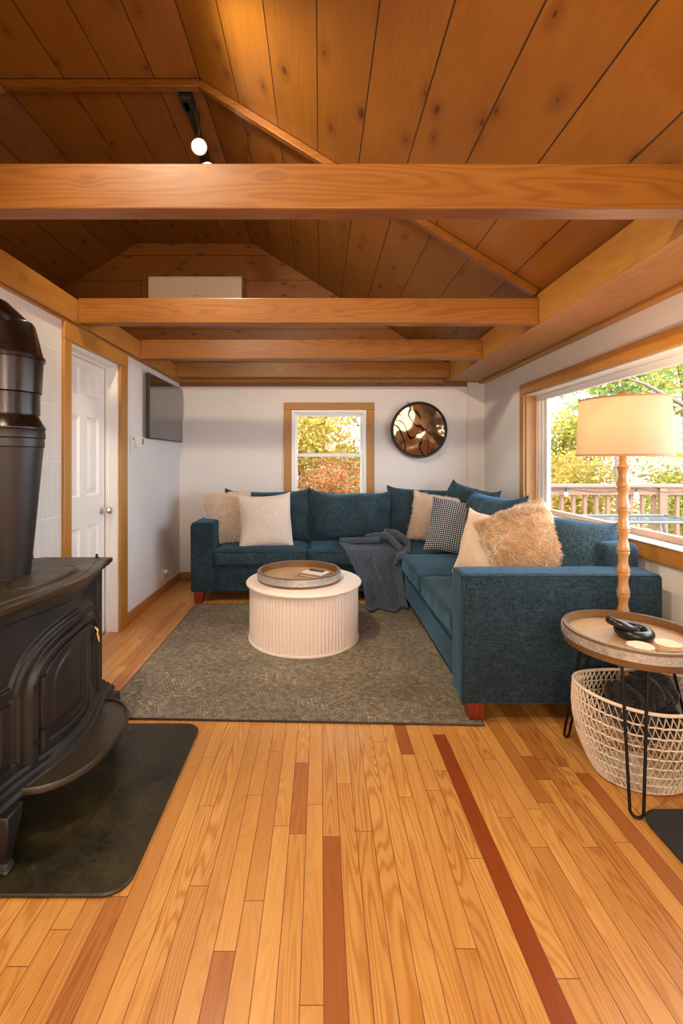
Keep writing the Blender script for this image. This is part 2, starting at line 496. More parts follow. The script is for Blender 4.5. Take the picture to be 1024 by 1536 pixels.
M['pad'] = padmat()

def galv():
    t = NT('galvanised hoop'); o = t.obj()
    n = t.noise(o, 60, 4, 0.6)
    t.p(col=t.mix(t.rng(n, 0.3, 0.7), (0.36, 0.36, 0.35), (0.60, 0.60, 0.59)), metal=0.55, rough=t.rng(n, 0.3, 0.7, 0.3, 0.5))
    t.bump(n, 0.1, 0.002); return t.m
M['galv'] = galv()
M['rope'] = fabric('white cotton rope', (0.66, 0.56, 0.45), (0.84, 0.76, 0.66), 300, 0.0, 0.85, 0.4)

def artmat():
    t = NT('polished bronze dish'); o = t.obj()
    x, y, z = t.sep(o)
    v = t.comb(t.math('MULTIPLY', x, 3.2), 0.0, t.math('MULTIPLY', z, 2.0))
    n = t.noise(v, 1.0, 1.0, 0.5, 1.2)
    ln = t.math('ABSOLUTE', t.math('SINE', t.math('MULTIPLY', n, 20.0)))
    c = t.mix(t.rng(ln, 0.35, 0.15), (0.34, 0.20, 0.10), (0.012, 0.009, 0.007))
    c = t.mix(t.rng(x, -0.02, 0.16), c, (0.06, 0.042, 0.028))
    t.p(col=c, metal=0.9, rough=0.12)
    t.bump(t.noise(o, 5, 1), 0.5, 0.05); return t.m
M['art'] = artmat()

def glassmat():
    t = NT('window glass')
    tr = t.n('ShaderNodeBsdfTransparent'); gl = t.n('ShaderNodeBsdfGlossy'); gl.inputs['Roughness'].default_value = 0.0
    fr = t.n('ShaderNodeFresnel'); fr.inputs[0].default_value = 1.45
    mx = t.n('ShaderNodeMixShader'); t.l(t.math('MULTIPLY', fr.outputs[0], 0.08), mx.inputs[0])
    t.l(tr.outputs[0], mx.inputs[1]); t.l(gl.outputs[0], mx.inputs[2]); t.l(mx.outputs[0], t.out.inputs[0])
    return t.m
M['glass'] = glassmat()

def shademat():
    t = NT('linen lamp shade'); o = t.obj()
    n = t.noise(t.map(o, (1, 1, 8)), 90, 2)
    c = t.mix(n, (0.62, 0.53, 0.40), (0.70, 0.61, 0.48))
    df = t.n('ShaderNodeBsdfDiffuse'); tl = t.n('ShaderNodeBsdfTranslucent'); mx = t.n('ShaderNodeMixShader')
    t.l(c, df.inputs[0]); t.l(c, tl.inputs[0]); mx.inputs[0].default_value = 0.5
    t.l(df.outputs[0], mx.inputs[1]); t.l(tl.outputs[0], mx.inputs[2]); t.l(mx.outputs[0], t.out.inputs[0])
    return t.m
M['shade'] = shademat()
M['shadetrim'] = flat('shade binding', (0.45, 0.27, 0.13), 0.8)
def emit(name, col, s):
    t = NT(name); t.p(col=(0, 0, 0), emit=col, es=s); return t.m
M['bulb'] = emit('warm bulb', (1.0, 0.74, 0.45), 14.0)
M['spotglow'] = emit('warm reflector glow', (1.0, 0.82, 0.55), 14.0)
M['tv'] = flat('tv screen', (0.02, 0.018, 0.015), 0.08, 0.0, spec=1.0, coat=1.0, coatr=0.02)
M['tvback'] = flat('tv case', (0.012, 0.012, 0.012), 0.4)

# ------------------------------------------------------------------ room constants
XL, XR, YB, YF = -1.53, 1.78, 5.01, -2.6
ZC = 2.142           # underside of headers
XC0, XC1, ZT = -1.984, -0.744, 3.66   # flat strip of the vault
SL = 0.62
def zr(x):           # roof underside
    if x > XC1: return ZT - SL * (x - XC1)
    if x < XC0: return ZT - SL * (XC0 - x)
    return ZT

# ---- floor boards
W = 0.0582
special = {}   # board index -> list of (y0,y1,tone)
def bi(x): return int(math.floor((x - 0.009) / W))
sp = [(0.03, -1, 1.588, 0.82), (0.54, -1, 2.177, 1.0), (0.36, 2.03, 2.262, 0.8), (-0.62, -1, 1.37, 0.6), (-0.56, -1, 2.3, 0.3), (-0.27, -1, 1.217, 0.65),
      (-0.09, 1.60, 1.976, 0.5), (1.10, -1, 1.909, 0.75), (0.905, 1.87, 2.02, 0.6), (0.95, 2.0, 2.6, 0.45), (-1.25, 2.9, 4.2, 0.45), (-1.17, 2.4, 3.35, 0.5), (1.02, 1.95, 2.5, 0.45), (1.21, 1.9, 2.6, 0.5)]
for x, a, b, tn in sp: special.setdefault(bi(x), []).append((a, b, tn))
boards = []
i0, i1 = bi(XL) - 1, bi(XR) + 1
for i in range(i0, i1 + 1):
    x0 = 0.009 + i * W; x1 = x0 + W
    x0c, x1c = max(x0, XL - 0.08), min(x1, XR + 0.02)
    if x1c - x0c < 0.01: continue
    cuts = sorted(special.get(i, []))
    y = YF
    segs = []
    for (a, b, tn) in cuts:
        while y < a - 0.5:
            L = random.uniform(0.35, 1.5); e = min(y + L, a)
            if a - e < 0.3: e = a
            segs.append((y, e, None)); y = e
        if y < a: segs.append((y, a, None))
        segs.append((max(a, YF), b, tn)); y = b
    while y < YB:
        L = random.uniform(0.35, 1.5); e = min(y + L, YB)
        if YB - e < 0.25: e = YB
        segs.append((y, e, None)); y = e
    for (a, b, tn) in segs:
        t = tn if tn is not None else max(0.0, random.gauss(0.07, 0.08)) if random.random() > 0.05 else random.uniform(0.25, 0.45)
        boards.append(([(x0c, a, 0), (x1c, a, 0), (x1c, b, 0), (x0c, b, 0)], t))
fl = board_mesh('floor', boards, M['floor'])
tag(fl, 'varnished orange pine strip floor with a few dark red boards', 'floor', kind='structure')

# ---- ceiling boards (run along Y), split where the fascia crosses
YT = 2.847
boards = []
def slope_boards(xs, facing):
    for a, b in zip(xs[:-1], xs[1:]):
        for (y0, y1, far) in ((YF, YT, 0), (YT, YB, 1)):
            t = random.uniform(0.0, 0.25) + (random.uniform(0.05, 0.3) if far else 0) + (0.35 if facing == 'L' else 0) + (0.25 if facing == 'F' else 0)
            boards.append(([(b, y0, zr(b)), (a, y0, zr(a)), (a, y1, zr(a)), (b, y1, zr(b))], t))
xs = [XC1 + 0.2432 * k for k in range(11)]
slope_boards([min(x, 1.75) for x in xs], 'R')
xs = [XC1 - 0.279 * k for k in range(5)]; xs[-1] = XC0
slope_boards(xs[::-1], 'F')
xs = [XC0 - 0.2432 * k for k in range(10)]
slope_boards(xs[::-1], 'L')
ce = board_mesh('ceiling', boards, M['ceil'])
tag(ce, 'vaulted ceiling of knotty pine boards', 'ceiling', kind='structure')
# roof skin above so no light leaks
mb = MB()
pts = [(-4.6, zr(-4.6) + 0.06), (XC0, ZT + 0.06), (XC1, ZT + 0.06), (2.2, zr(2.2) + 0.06)]
mb.loft([[(x, YF - 0.2, z) for x, z in pts] + [(x, YF - 0.2, z + 0.1) for x, z in pts[::-1]],
         [(x, YB + 0.45, z) for x, z in pts] + [(x, YB + 0.45, z + 0.1) for x, z in pts[::-1]]])
tag(mb.build('ceiling_roof_deck', M['beamX']), kind='structure')

# ---- gable boards on the back wall
boards = []
zz = [2.10, 2.457, 2.723, 2.99, 3.257, 3.524, 3.66]
for a, b in zip(zz[:-1], zz[1:]):
    def xr(z): return XC1 + (ZT - z) / SL
    def xl(z): return XC0 - (ZT - z) / SL
    x0, x1 = xl(a), min(xr(a), 1.80)
    cuts = [x0, random.uniform(-2.2, -1.9), x1] if a < 3.1 else [x0, x1]
    for p, q in zip(cuts[:-1], cuts[1:]):
        boards.append(([(p, YB - 0.004, b), (p, YB - 0.004, a), (q, YB - 0.004, a), (q, YB - 0.004, b)], random.uniform(0.1, 0.5)))
g = board_mesh('wall_gable', boards, M['gable'])
tag(g, 'gable end of horizontal pine boards above the ceiling beams', 'wall', kind='structure')

# ---- walls
def wall(name, boxes, mat=None):
    mb = MB()
    for b in boxes: mb.box(*b)
    return tag(mb.build(name, mat or M['wall']), kind='structure')
# back wall with a window hole
WX0, WX1, WZ0, WZ1 = -0.312, 0.505, 0.62, 1.845
T = 0.14
wall('wall_back', [(-4.6, WX0, YB, YB + T, -0.05, 2.15), (WX1, 2.0, YB, YB + T, -0.05, 2.15), (WX0, WX1, YB, YB + T, -0.05, WZ0), (WX0, WX1, YB, YB + T, WZ1, 2.15),
                   (-4.6, 2.0, YB + 0.002, YB + T, 2.15, 4.0), (1.597, XR + 0.01, YB - 0.022, YB + 0.01, 0, ZC)])
# right wall with picture window hole
RY0, RY1, RZ0, RZ1 = 1.25, 3.99, 0.85, 1.868
KY0, KY1, KZ0, KZ1 = -1.7, -0.5, 1.0, 1.95  # opening for the added daylight window
wall('wall_right', [(XR, XR + T, KY1, RY0, -0.05, 2.4), (XR, XR + T, YF - 0.1, KY0, -0.05, 2.4), (XR, XR + T, KY0, KY1, -0.05, KZ0), (XR, XR + T, KY0, KY1, KZ1, 2.4), (XR, XR + T, RY1, YB + 0.1, -0.05, 2.4), (XR, XR + T, RY0, RY1, -0.05, RZ0), (XR, XR + T, RY0, RY1, RZ1, 2.4)])
# left partition with door hole; the end near the stove is tiled
DY0, DY1, DZ = 2.80, 3.49, 2.02
wall('wall_left', [(XL - 0.14, XL, DY1, YB + 0.05, -0.05, 2.2), (XL - 0.14, XL, 2.7196, DY0, -0.05, 2.2), (XL - 0.14, XL, DY0, DY1, DZ, 2.2), (XL - 0.14, XL - 0.02, YF, 2.7196, -0.05, 2.2)])
mb = MB(); mb.box(XL - 0.03, XL, YF, 2.7195, 0, 2.139)
tag(mb.build('wall_left_tiles', M['tile']), 'pale ribbed tiles on the wall behind the wood stove', 'wall', kind='structure')
wall('wall_front', [(-4.6, 2.0, YF - 0.14, YF, -0.05, 4.0)])
wall('wall_outer_left', [(-4.35, -4.2, YF, YB, -0.05, 2.6)])
mb = MB(); mb.box(-4.3, XL - 0.08, YF, YB, -0.05, 0.0); tag(mb.build('floor_side_room', M['beamY']), kind='structure')
mb = MB(); mb.box(-4.3, XL - 0.02, YF, YB, 2.17, 2.2); tag(mb.build('floor_loft', M['beamY']), kind='structure')

# baseboards
mb = MB(); mb.box(XL, XL + 0.016, 3.62, YB, 0, 0.085); tag(mb.build('baseboard_left', M['base'], bevel=0.004), kind='structure')
mb = MB(); mb.box(XL, XR, YB - 0.016, YB, 0, 0.085); tag(mb.build('baseboard_back', M['trimX'], bevel=0.004), kind='structure')

# ---- header beams
def beam(name, b, mat, label, bev=0.006, cat='beam', group=None, kind=None):
    mb = MB(); mb.box(*b); o = mb.build(name, mat, bevel=bev)
    return tag(o, label, cat, group, kind)
beam('header_beam', (XL - 0.05, -1.497, YF, YB, 2.142, 2.292), M['beamY'], 'long pine header beam along the top of the left wall above the door')
beam('header_cap', (XL - 0.105, XL - 0.052, YF, YB, 2.2, 2.348), M['beamY'], 'thin pine board standing behind the left header beam', 0.003, 'board')
mb = MB(); mb.box(XL - 0.02, XL + 0.012, YF, YB, 2.128, 2.142); tag(mb.build('trim_1', M['trimY'], bevel=0.003), kind='structure')
# right boxed header: face board + soffit
r = empty('boxed_header', (1.353, 1.2, 2.142))
tag(r, 'wide boxed pine header running above the big window on the right', 'beam')
def local(o, par):  # keep world-space mesh under an empty
    o.parent = par; o.matrix_parent_inverse = par.matrix_basis.inverted(); return o
bpy.context.view_layer.update()
mb = MB(); mb.box(1.353, 1.391, YF, YB, 2.142, 2.334); local(mb.build('face_board', M['beamY'], bevel=0.004), r)
mb = MB(); mb.box(1.392, XR, YF, YB, 2.145, 2.165); local(mb.build('soffit_board', M['beamY'], bevel=0.003), r)
mb = MB(); mb.box(1.72, XR, YF, YB, 2.125, 2.145); tag(mb.build('trim_2', M['trimY'], bevel=0.003), kind='structure')
mb = MB(); mb.box(-1.497, 1.353, YB - 0.03, YB, 2.142, 2.205); tag(mb.build('trim_3', M['trimX'], bevel=0.003), kind='structure')

# cross beams
for (y, zb, zt_, lab) in ((1.558, 2.151, 2.306, 'nearest and largest looking pine cross beam spanning the whole picture'),
                       (2.843, 2.146, 2.302, 'second pine cross beam from the camera, in front of the white air conditioner'),
                       (3.836, 2.144, 2.307, 'third pine cross beam from the camera, between the door and the television'),
                       (4.79, 2.162, 2.318, 'farthest pine cross beam, closest to the back wall')):
    beam('ceiling_beam', (-1.497, 1.353, y, y + 0.074, zb, zt_), M['beamX'], lab, 0.005, 'beam', 'pine cross beams')
# rafter trim at YT following ceiling: flat + right slope + left slope
def strip(x0, x1, mat, lab):
    n = Vector((x1 - x0, 0, zr(x1) - zr(x0))).normalized(); up = Vector((-n.z, 0, n.x))
    th = 0.045
    a = Vector((x0, 0, zr(x0))); b = Vector((x1, 0, zr(x1)))
    if up.z > 0: up = -up
    l = [a, b, b + up * th, a + up * th]
    mb = MB(); mb.loft([[(p.x, YT, p.z) for p in l], [(p.x, YT + 0.045, p.z) for p in l]])
    return tag(mb.build('ceiling_batten', mat, bevel=0.003), lab, 'batten', 'pine battens crossing the vault')
strip(XC1 + 0.004, 1.353, M['beamX'], 'pine batten running down the right ceiling slope')
strip(XC0, XC1 - 0.004, M['beamX'], 'level pine batten crossing the flat top of the vault')
strip(-4.2, XC0 - 0.004, M['beamX'], 'pine batten on the left ceiling slope')

# ------------------------------------------------------------------ back window
def casing(par, boxes, mats):
    for b, m in zip(boxes, mats):
        mb = MB(); mb.box(*b); local(mb.build('casing', m, bevel=0.004), par)
w1 = empty('window_1', (0.1, YB, 0.62)); tag(w1, kind='structure')
bpy.context.view_layer.update()
casing(w1, [(-0.392, -0.310, YB - 0.02, YB, 0.60, 1.845), (0.503, 0.588, YB - 0.02, YB, 0.60, 1.845), (-0.392, 0.588, YB - 0.022, YB, 1.845, 1.924)], [M['trimZ'], M['trimZ'], M['trimX']])
def frame(x0, x1, z0, z1, t, y0, y1):
    return MB().box(x0, x0 + t, y0, y1, z0, z1).box(x1 - t, x1, y0, y1, z0, z1).box(x0 + t, x1 - t, y0, y1, z1 - t, z1).box(x0 + t, x1 - t, y0, y1, z0, z0 + t)
local(frame(WX0, WX1, WZ0, WZ1, 0.03, YB - 0.01, YB + 0.12).build('window_frame', M['vinyl'], bevel=0.003), w1)
s = local(frame(WX0 + 0.03, WX1 - 0.03, 1.335, 1.815, 0.036, YB + 0.05, YB + 0.08).build('upper_sash', M['vinyl'], bevel=0.003), w1)
MB().box(WX0 + 0.06, WX1 - 0.06, YB + 0.062, YB + 0.066, 1.36, 1.79).build('pane', M['glass'], s)
s2 = local(frame(WX0 + 0.03, WX1 - 0.03, 0.65, 1.372, 0.036, YB + 0.012, YB + 0.045).build('lower_sash', M['vinyl'], bevel=0.003), w1)
MB().box(WX0 + 0.06, WX1 - 0.06, YB + 0.026, YB + 0.030, 0.68, 1.34).build('pane', M['glass'], s2)
for x in (-0.08, 0.27):
    MB().box(x - 0.025, x + 0.025, YB - 0.002, YB + 0.02, 1.372, 1.386).build('sash_lock', M['plastic'], s2, bevel=0.003)

# ------------------------------------------------------------------ right picture window
w2 = empty('window_2', (XR, 3.0, 0.85)); tag(w2, kind='structure'); bpy.context.view_layer.update()
casing(w2, [(XR - 0.02, XR, RY1, 4.067, 0.76, RZ1), (XR - 0.02, XR, RY0 - 0.08, 4.067, RZ1, 1.961), (XR - 0.02, XR, RY0 - 0.08, 4.067, 0.762, 0.8495), (XR - 0.02, XR, RY0 - 0.08, RY0, 0.76, RZ1)],
       [M['trimZ'], M['trimY'], M['trimY'], M['trimZ']])
mb = MB(); mb.box(XR - 0.028, XR + 0.10, RY0 - 0.001, RY1 + 0.001, 0.8505, 0.860); local(mb.build('window_sill', M['white'], bevel=0.004), w2)
mb = MB(); mb.box(XR, XR + 0.09, RY1 - 0.018, RY1 - 0.001, 0.85, RZ1); local(mb.build('wood_jamb', M['trimZ'], bevel=0.003), w2)
mb = MB(); mb.box(XR, XR + 0.10, RY0, RY1 - 0.018, RZ1 - 0.016, RZ1 - 0.001); local(mb.build('head_jamb', M['white'], bevel=0.003), w2)
mb = MB()
x0, x1 = XR + 0.09, XR + 0.125
mb.box(x0, x1, RY1 - 0.06, RY1 - 0.018, 0.85, RZ1 - 0.016).box(x0, x1, RY0, RY1 - 0.05, RZ1 - 0.062, RZ1 - 0.016).box(x0, x1, RY0, RY0 + 0.05, 0.85, RZ1 - 0.016)
local(mb.build('window_frame', M['vinyl'], bevel=0.003), w2)
mb = MB(); mb.box(x0 - 0.005, x1, RY0, RY1 - 0.05, 0.861, 0.898); local(mb.build('lower_rail', M['palewood'], bevel=0.003), w2)
mb = MB(); mb.box(XR + 0.097, XR + 0.14, RY1 - 0.112, RY1 - 0.055, 0.862, RZ1 - 0.05); mb.box(XR + 0.104, XR + 0.14, RY1 - 0.165, RY1 - 0.112, 0.862, RZ1 - 0.05)
local(mb.build('sash', M['vinyl'], bevel=0.006), w2)
mb = MB(); mb.box(XR + 0.108, XR + 0.112, RY0 + 0.04, RY1 - 0.10, 0.89, RZ1 - 0.06); local(mb.build('pane', M['glass']), w2)

# unseen window added behind the viewpoint to let in fill daylight
w3 = empty('fill_window', (XR, -1.1, KZ0)); tag(w3, kind='structure'); bpy.context.view_layer.update()
mb = MB(); mb.box(XR + 0.05, XR + 0.1, KY0, KY1, KZ0, KZ0 + 0.05).box(XR + 0.05, XR + 0.1, KY0, KY1, KZ1 - 0.05, KZ1).box(XR + 0.05, XR + 0.1, KY0, KY0 + 0.05, KZ0 + 0.05, KZ1 - 0.05).box(XR + 0.05, XR + 0.1, KY1 - 0.05, KY1, KZ0 + 0.05, KZ1 - 0.05).box(XR + 0.05, XR + 0.1, -1.125, -1.075, KZ0 + 0.05, KZ1 - 0.05)
local(mb.build('window_frame', M['vinyl'], bevel=0.003), w3)
mb = MB(); mb.box(XR + 0.072, XR + 0.076, KY0 + 0.03, KY1 - 0.03, KZ0 + 0.03, KZ1 - 0.03); local(mb.build('pane', M['glass']), w3)

# ------------------------------------------------------------------ door (left)
d1 = empty('door_1', (XL - 0.09, DY0, 0)); tag(d1, 'white six panel door in the left wall beside the stove', 'door', kind='structure'); bpy.context.view_layer.update()
casing(d1, [(XL, XL + 0.02, 2.72, DY0, 0, 2.02), (XL, XL + 0.02, DY1, 3.615, 0, 2.02), (XL, XL + 0.022, 2.72, 3.615, 2.02, 2.127)], [M['trimZ'], M['trimZ'], M['trimY']])
mb = MB(); xj = XL - 0.10
mb.box(XL - 0.14, XL, DY1 - 0.022, DY1, 0, DZ).box(XL - 0.14, XL, DY0, DY0 + 0.022, 0, DZ).box(XL - 0.14, XL, DY0, DY1, DZ - 0.022, DZ)
mb.box(XL - 0.085, XL - 0.06, DY1 - 0.036, DY1 - 0.022, 0, DZ - 0.02).box(XL - 0.085, XL - 0.06, DY0, DY1, DZ - 0.036, DZ - 0.022)
local(mb.build('door_frame', M['white'], bevel=0.003), d1)
# leaf as a height field with six moulded panels
Yd0, Yd1 = DY0 + 0.025, DY1 - 0.025
wd = Yd1 - Yd0
pan = []
for (za, zb) in ((0.14, 0.84), (1.05, 1.60), (1.74, 1.93)):
    for (ya, yb) in ((Yd0 + 0.10, Yd0 + wd / 2 - 0.045), (Yd0 + wd / 2 + 0.045, Yd1 - 0.10)):
        pan.append((ya, yb, za, zb))
def dd(y, z):
    for (ya, yb, za, zb) in pan:
        m = min(y - ya, yb - y, z - za, zb - z)
        if m > 0:
            return -0.014 * min(1, m / 0.012) + (0.011 * min(1, (m - 0.022) / 0.03) if m > 0.022 else 0)
    return 0
ys = sorted(set([Yd0 + wd * i / 40 for i in range(41)] + [v + d_ for p in pan for v, sgn in ((p[0], 1), (p[1], -1)) for d_ in (0, sgn * 0.012, sgn * 0.022, sgn * 0.052)]))
zs = sorted(set([0.005 + (DZ - 0.03) * i / 80 for i in range(81)] + [v + d_ for p in pan for v, sgn in ((p[2], 1), (p[3], -1)) for d_ in (0, sgn * 0.012, sgn * 0.022, sgn * 0.052)]))
vs = [(XL - 0.088 + dd(y, z), y, z) for z in zs for y in ys]
n = len(ys)
fs = [(i * n + j, i * n + j + 1, (i + 1) * n + j + 1, (i + 1) * n + j) for i in range(len(zs) - 1) for j in range(n - 1)]
mb = MB(); mb.add(vs, fs)
leaf = local(mb.build('door_panel', M['white'], smooth=25), d1)
so = leaf.modifiers.new('s', 'SOLIDIFY'); so.thickness = 0.035; so.offset = -1
mb = MB(); ky, kz = Yd1 - 0.055, 0.925
mb.lathe([(0.0, -0.002), (0.032, -0.002), (0.032, 0.006), (0.013, 0.012), (0.012, 0.035), (0.024, 0.042), (0.029, 0.055), (0.024, 0.068), (0.0, 0.072)], (XL - 0.087, ky, kz), 24, axis='X')
local(mb.build('door_knob', M['chrome'], smooth=40), d1)

# ------------------------------------------------------------------ wall fittings (left)
tv = MB().box(-1.498, -1.466, 3.95, 4.905, 1.487, 2.052).build('television', M['tvback'], bevel=0.004)
tag(tv, 'flat black television mounted on the left wall near the corner', 'television')
MB().box(-1.4665, -1.463, 3.958, 4.897, 1.497, 2.044).build('screen', M['tv'], tv)
MB().box(XL, -1.495, 4.2, 4.65, 1.62, 1.92).build('wall_mount', M['black'], tv, bevel=0.004)
t1 = MB().box(XL, XL + 0.024, 3.86, 3.955, 1.405, 1.495).build('thermostat', M['plastic'], bevel=0.006)
tag(t1, 'white wall thermostat with a small grey display below the television', 'thermostat')
MB().box(XL + 0.024, XL + 0.0255, 3.885, 3.93, 1.43, 1.48).build('display', M['greyplastic'], t1)
t2 = MB().box(XL, XL + 0.03, 3.775, 3.83, 1.40, 1.495).build('wall_switch', M['plastic'], bevel=0.005)
tag(t2, 'plain white wall switch between the remote holder and the thermostat', 'switch')
t3 = MB().box(XL, XL + 0.022, 3.70, 3.745, 1.36, 1.50).build('remote_holder', M['plastic'], bevel=0.005)
tag(t3, 'narrow white remote control in a wall holder beside the door casing', 'remote control')
MB().box(XL + 0.022, XL + 0.0235, 3.71, 3.735, 1.46, 1.485).build('display', M['greyplastic'], t3)
MB().box(XL + 0.022, XL + 0.024, 3.716, 3.729, 1.39, 1.40).build('button', M['greyplastic'], t3)
ot = MB().box(XL, XL + 0.006, 4.45, 4.525, 0.13, 0.245).build('wall_outlet', M['plastic'], bevel=0.002)
tag(ot, 'white wall outlet with a plug low on the left wall near the corner', 'outlet')
MB().box(XL + 0.006, XL + 0.045, 4.47, 4.505, 0.195, 0.23).build('plug', M['plastic'], ot, bevel=0.008)
MB().tube([(XL + 0.045, 4.487, 0.212), (XL + 0.07, 4.51, 0.20), (XL + 0.05, 4.55, 0.14), (XL + 0.012, 4.60, 0.095), (XL + 0.012, 4.75, 0.09), (XL + 0.012, 4.97, 0.09), (-1.40, 4.985, 0.09)], 0.004).build('cord', M['plastic'], ot, smooth=60)

# ------------------------------------------------------------------ air conditioner
ac = empty('air_conditioner', (-1.303, 5.0, 2.92)); tag(ac, 'white wall mounted air conditioner on the gable behind the second beam', 'air conditioner'); bpy.context.view_layer.update()
prof = [(5.0, 2.92), (4.80, 2.92), (4.782, 2.95), (4.775, 3.05), (4.775, 3.19), (4.785, 3.212), (5.0, 3.212)]
mb = MB(); mb.loft([[(x, y, z) for y, z in prof] for x in (-1.785, -0.815)]); local(mb.build('housing', M['acwhite'], bevel=0.006), ac)
mb = MB().box(-1.775, -0.835, 4.770, 4.776, 2.96, 3.195); local(mb.build('front_panel', M['acwhite'], bevel=0.002), ac)
mb = MB()
for k in range(9): mb.box(-1.315 + k * 0.0072, -1.315 + k * 0.0072 + 0.0045, 4.7688, 4.7702, 3.006, 3.014)
local(mb.build('logo', M['greyplastic']), ac)
mb = MB().box(-1.72, -0.88, 4.79, 4.86, 2.915, 2.925); local(mb.build('louver', M['greyplastic']), ac)
mb = MB().box(-0.816, -0.813, 4.83, 4.90, 3.03, 3.17); local(mb.build('side_grille', M['greyplastic']), ac)

# ------------------------------------------------------------------ round wall dish
dx, dz = 1.062, 1.623
art = empty('wall_dish', (dx, YB, dz)); tag(art, 'round polished bronze dish with dark rim hanging on the back wall', 'wall decor')
prof = [(0.02, 0.0), (0.26, -0.001), (0.298, -0.02), (0.305, -0.075), (0.297, -0.095), (0.284, -0.095), (0.280, -0.082), (0.27, -0.078)]
MB().lathe(prof, (0, 0, 0), 72, axis='Y').build('rim', M['black'], art, smooth=50)
prof = [(0.0001, -0.050)] + [(0.275 * k / 14, -0.050 - 0.030 * (k / 14) ** 2) for k in range(1, 15)]
MB().lathe(prof, (0, 0, 0), 72, axis='Y').build('bowl', M['art'], art, smooth=60)
MB().tube([(0, -0.01, 0.30), (0, -0.02, 0.325), (0, -0.004, 0.33)], 0.004).build('hanger', M['black'], art, smooth=60)
art.rotation_euler = (0, math.radians(-20), 0)

# ------------------------------------------------------------------ track light
tl = empty('track_light', (-0.86, 3.0, ZT)); tag(tl, 'black ceiling track light with two glowing spot heads', 'track light'); bpy.context.view_layer.update()
local(MB().box(-0.90, -0.82, 2.92, 3.04, 3.60, ZT).build('canopy', M['blackmatte'], bevel=0.004), tl)
local(MB().box(-0.885, -0.85, 2.96, 3.95, 3.60, 3.63).build('rail', M['blackmatte'], bevel=0.003), tl)
def spot(par, px_, py_, pz_, aim, ztop=3.60, power=60, ang=95):
    aim = Vector(aim).normalized()
    c = Vector((px_, py_, pz_))
    q = aim.to_track_quat('Z', 'Y')
    h = empty('spot_head'); h.location = c; h.rotation_mode = 'QUATERNION'; h.rotation_quaternion = q
    local(h, par)
    MB().lathe([(0.0, -0.10), (0.026, -0.10), (0.032, -0.085), (0.046, -0.015), (0.053, 0.0), (0.053, 0.008), (0.049, 0.008), (0.044, -0.004)], seg=32).build('can', M['blackmatte'], h, smooth=50)
    MB().lathe([(0.046, 0.006), (0.053, 0.009), (0.050, 0.012), (0.045, 0.009)], seg=32).build('bezel', M['plastic'], h, smooth=50)
    MB().lathe([(0.0, -0.012), (0.015, -0.01), (0.046, -0.002)], seg=32).build('lens', M['spotglow'], h, smooth=60)
    local(MB().tube([c - aim * 0.06, (px_, py_ + 0.01, pz_ + 0.09), (px_ - 0.01, py_ + 0.01, ztop)], 0.008).build('stem', M['blackmatte'], smooth=60), par)
    L = bpy.data.lights.new('spot_lamp', 'SPOT'); L.energy = power; L.color = (1.0, 0.80, 0.56); L.spot_size = math.radians(ang); L.spot_blend = 0.5; L.shadow_soft_size = 0.045
    lo = bpy.data.objects.new('spot_lamp', L); COL.objects.link(lo); lo.parent = h
    lo.location = (0, 0, 0.02); lo.rotation_euler = (PI, 0, 0)
bpy.context.view_layer.update()
SPOTP = 45
spot(tl, -0.795, 3.02, 3.36, (0.25, -0.6, -0.9), power=SPOTP, ang=84)
spot(tl, -0.820, 3.33, 3.415, (0.35, -0.35, -0.9), power=SPOTP, ang=84)

fill_track = empty('track_light', (-0.95, 0.9, ZT)); tag(fill_track, 'unseen black track light added above the viewpoint as fill for the room', 'track light'); bpy.context.view_layer.update()
local(MB().box(-0.97, -0.93, 0.3, 2.0, 3.60, 3.63).build('rail', M['blackmatte'], bevel=0.003), fill_track)  # out-of-view track, added to brighten the back walls, beams and floor
spot(fill_track, -0.95, 1.64, 3.42, (0.35, 0.85, -0.62), power=62, ang=98)
spot(fill_track, -0.95, 0.45, 3.42, (0.62, 0.30, -1.0), power=150, ang=96)
spot(fill_track, -0.95, 1.80, 3.42, (0.10, 0.85, -0.60), power=62, ang=98)
spot(fill_track, -0.95, 1.96, 3.42, (0.75, 0.55, -0.62), power=48, ang=98)
# ------------------------------------------------------------------ rug
rug = empty('area_rug', (-0.15, 3.2, 0)); tag(rug, 'distressed grey brown rug under the coffee table and sofa', 'rug'); bpy.context.view_layer.update()
poly = [(-1.115, 2.308), (0.80, 2.246), (0.86, 4.11), (-1.113, 4.125)]
local(MB().prism(poly, 0.001, 0.009).build('pile', M['rug'], bevel=0.003), rug)
cx, cy = -0.14, 3.2
mb = MB(); mb.tube([(x, y, 0.006) for x, y in poly] , 0.006, 6, closed=True); local(mb.build('binding', M['rugedge'], smooth=60), rug)

# ------------------------------------------------------------------ coffee table + tray
ct = empty('coffee_table', (-0.119, 3.391, 0.009)); tag(ct, 'cream round drum coffee table with fluted sides on the rug', 'coffee table')
NF = 92
def flute(r, z, a, i):
    return r if r < 0.39 else r - 0.008 + 0.008 * abs(math.sin(a * NF / 2)) ** 0.6
MB().lathe([(0.36, 0.0), (0.398, 0.0), (0.398, 0.02), (0.398, 0.38), (0.398, 0.393), (0.36, 0.393)], seg=NF * 8, mod=flute).build('fluted_drum', M['cream'], ct, smooth=50)
MB().lathe([(0.30, 0.0), (0.404, 0.0), (0.404, 0.012), (0.398, 0.014)], seg=96).build('base_ring', M['cream'], ct, smooth=30)
MB().lathe([(0.0001, 0.393), (0.416, 0.393), (0.421, 0.398), (0.421, 0.406), (0.417, 0.411), (0.0001, 0.411)], seg=128).build('top', M['cream'], ct, smooth=30)

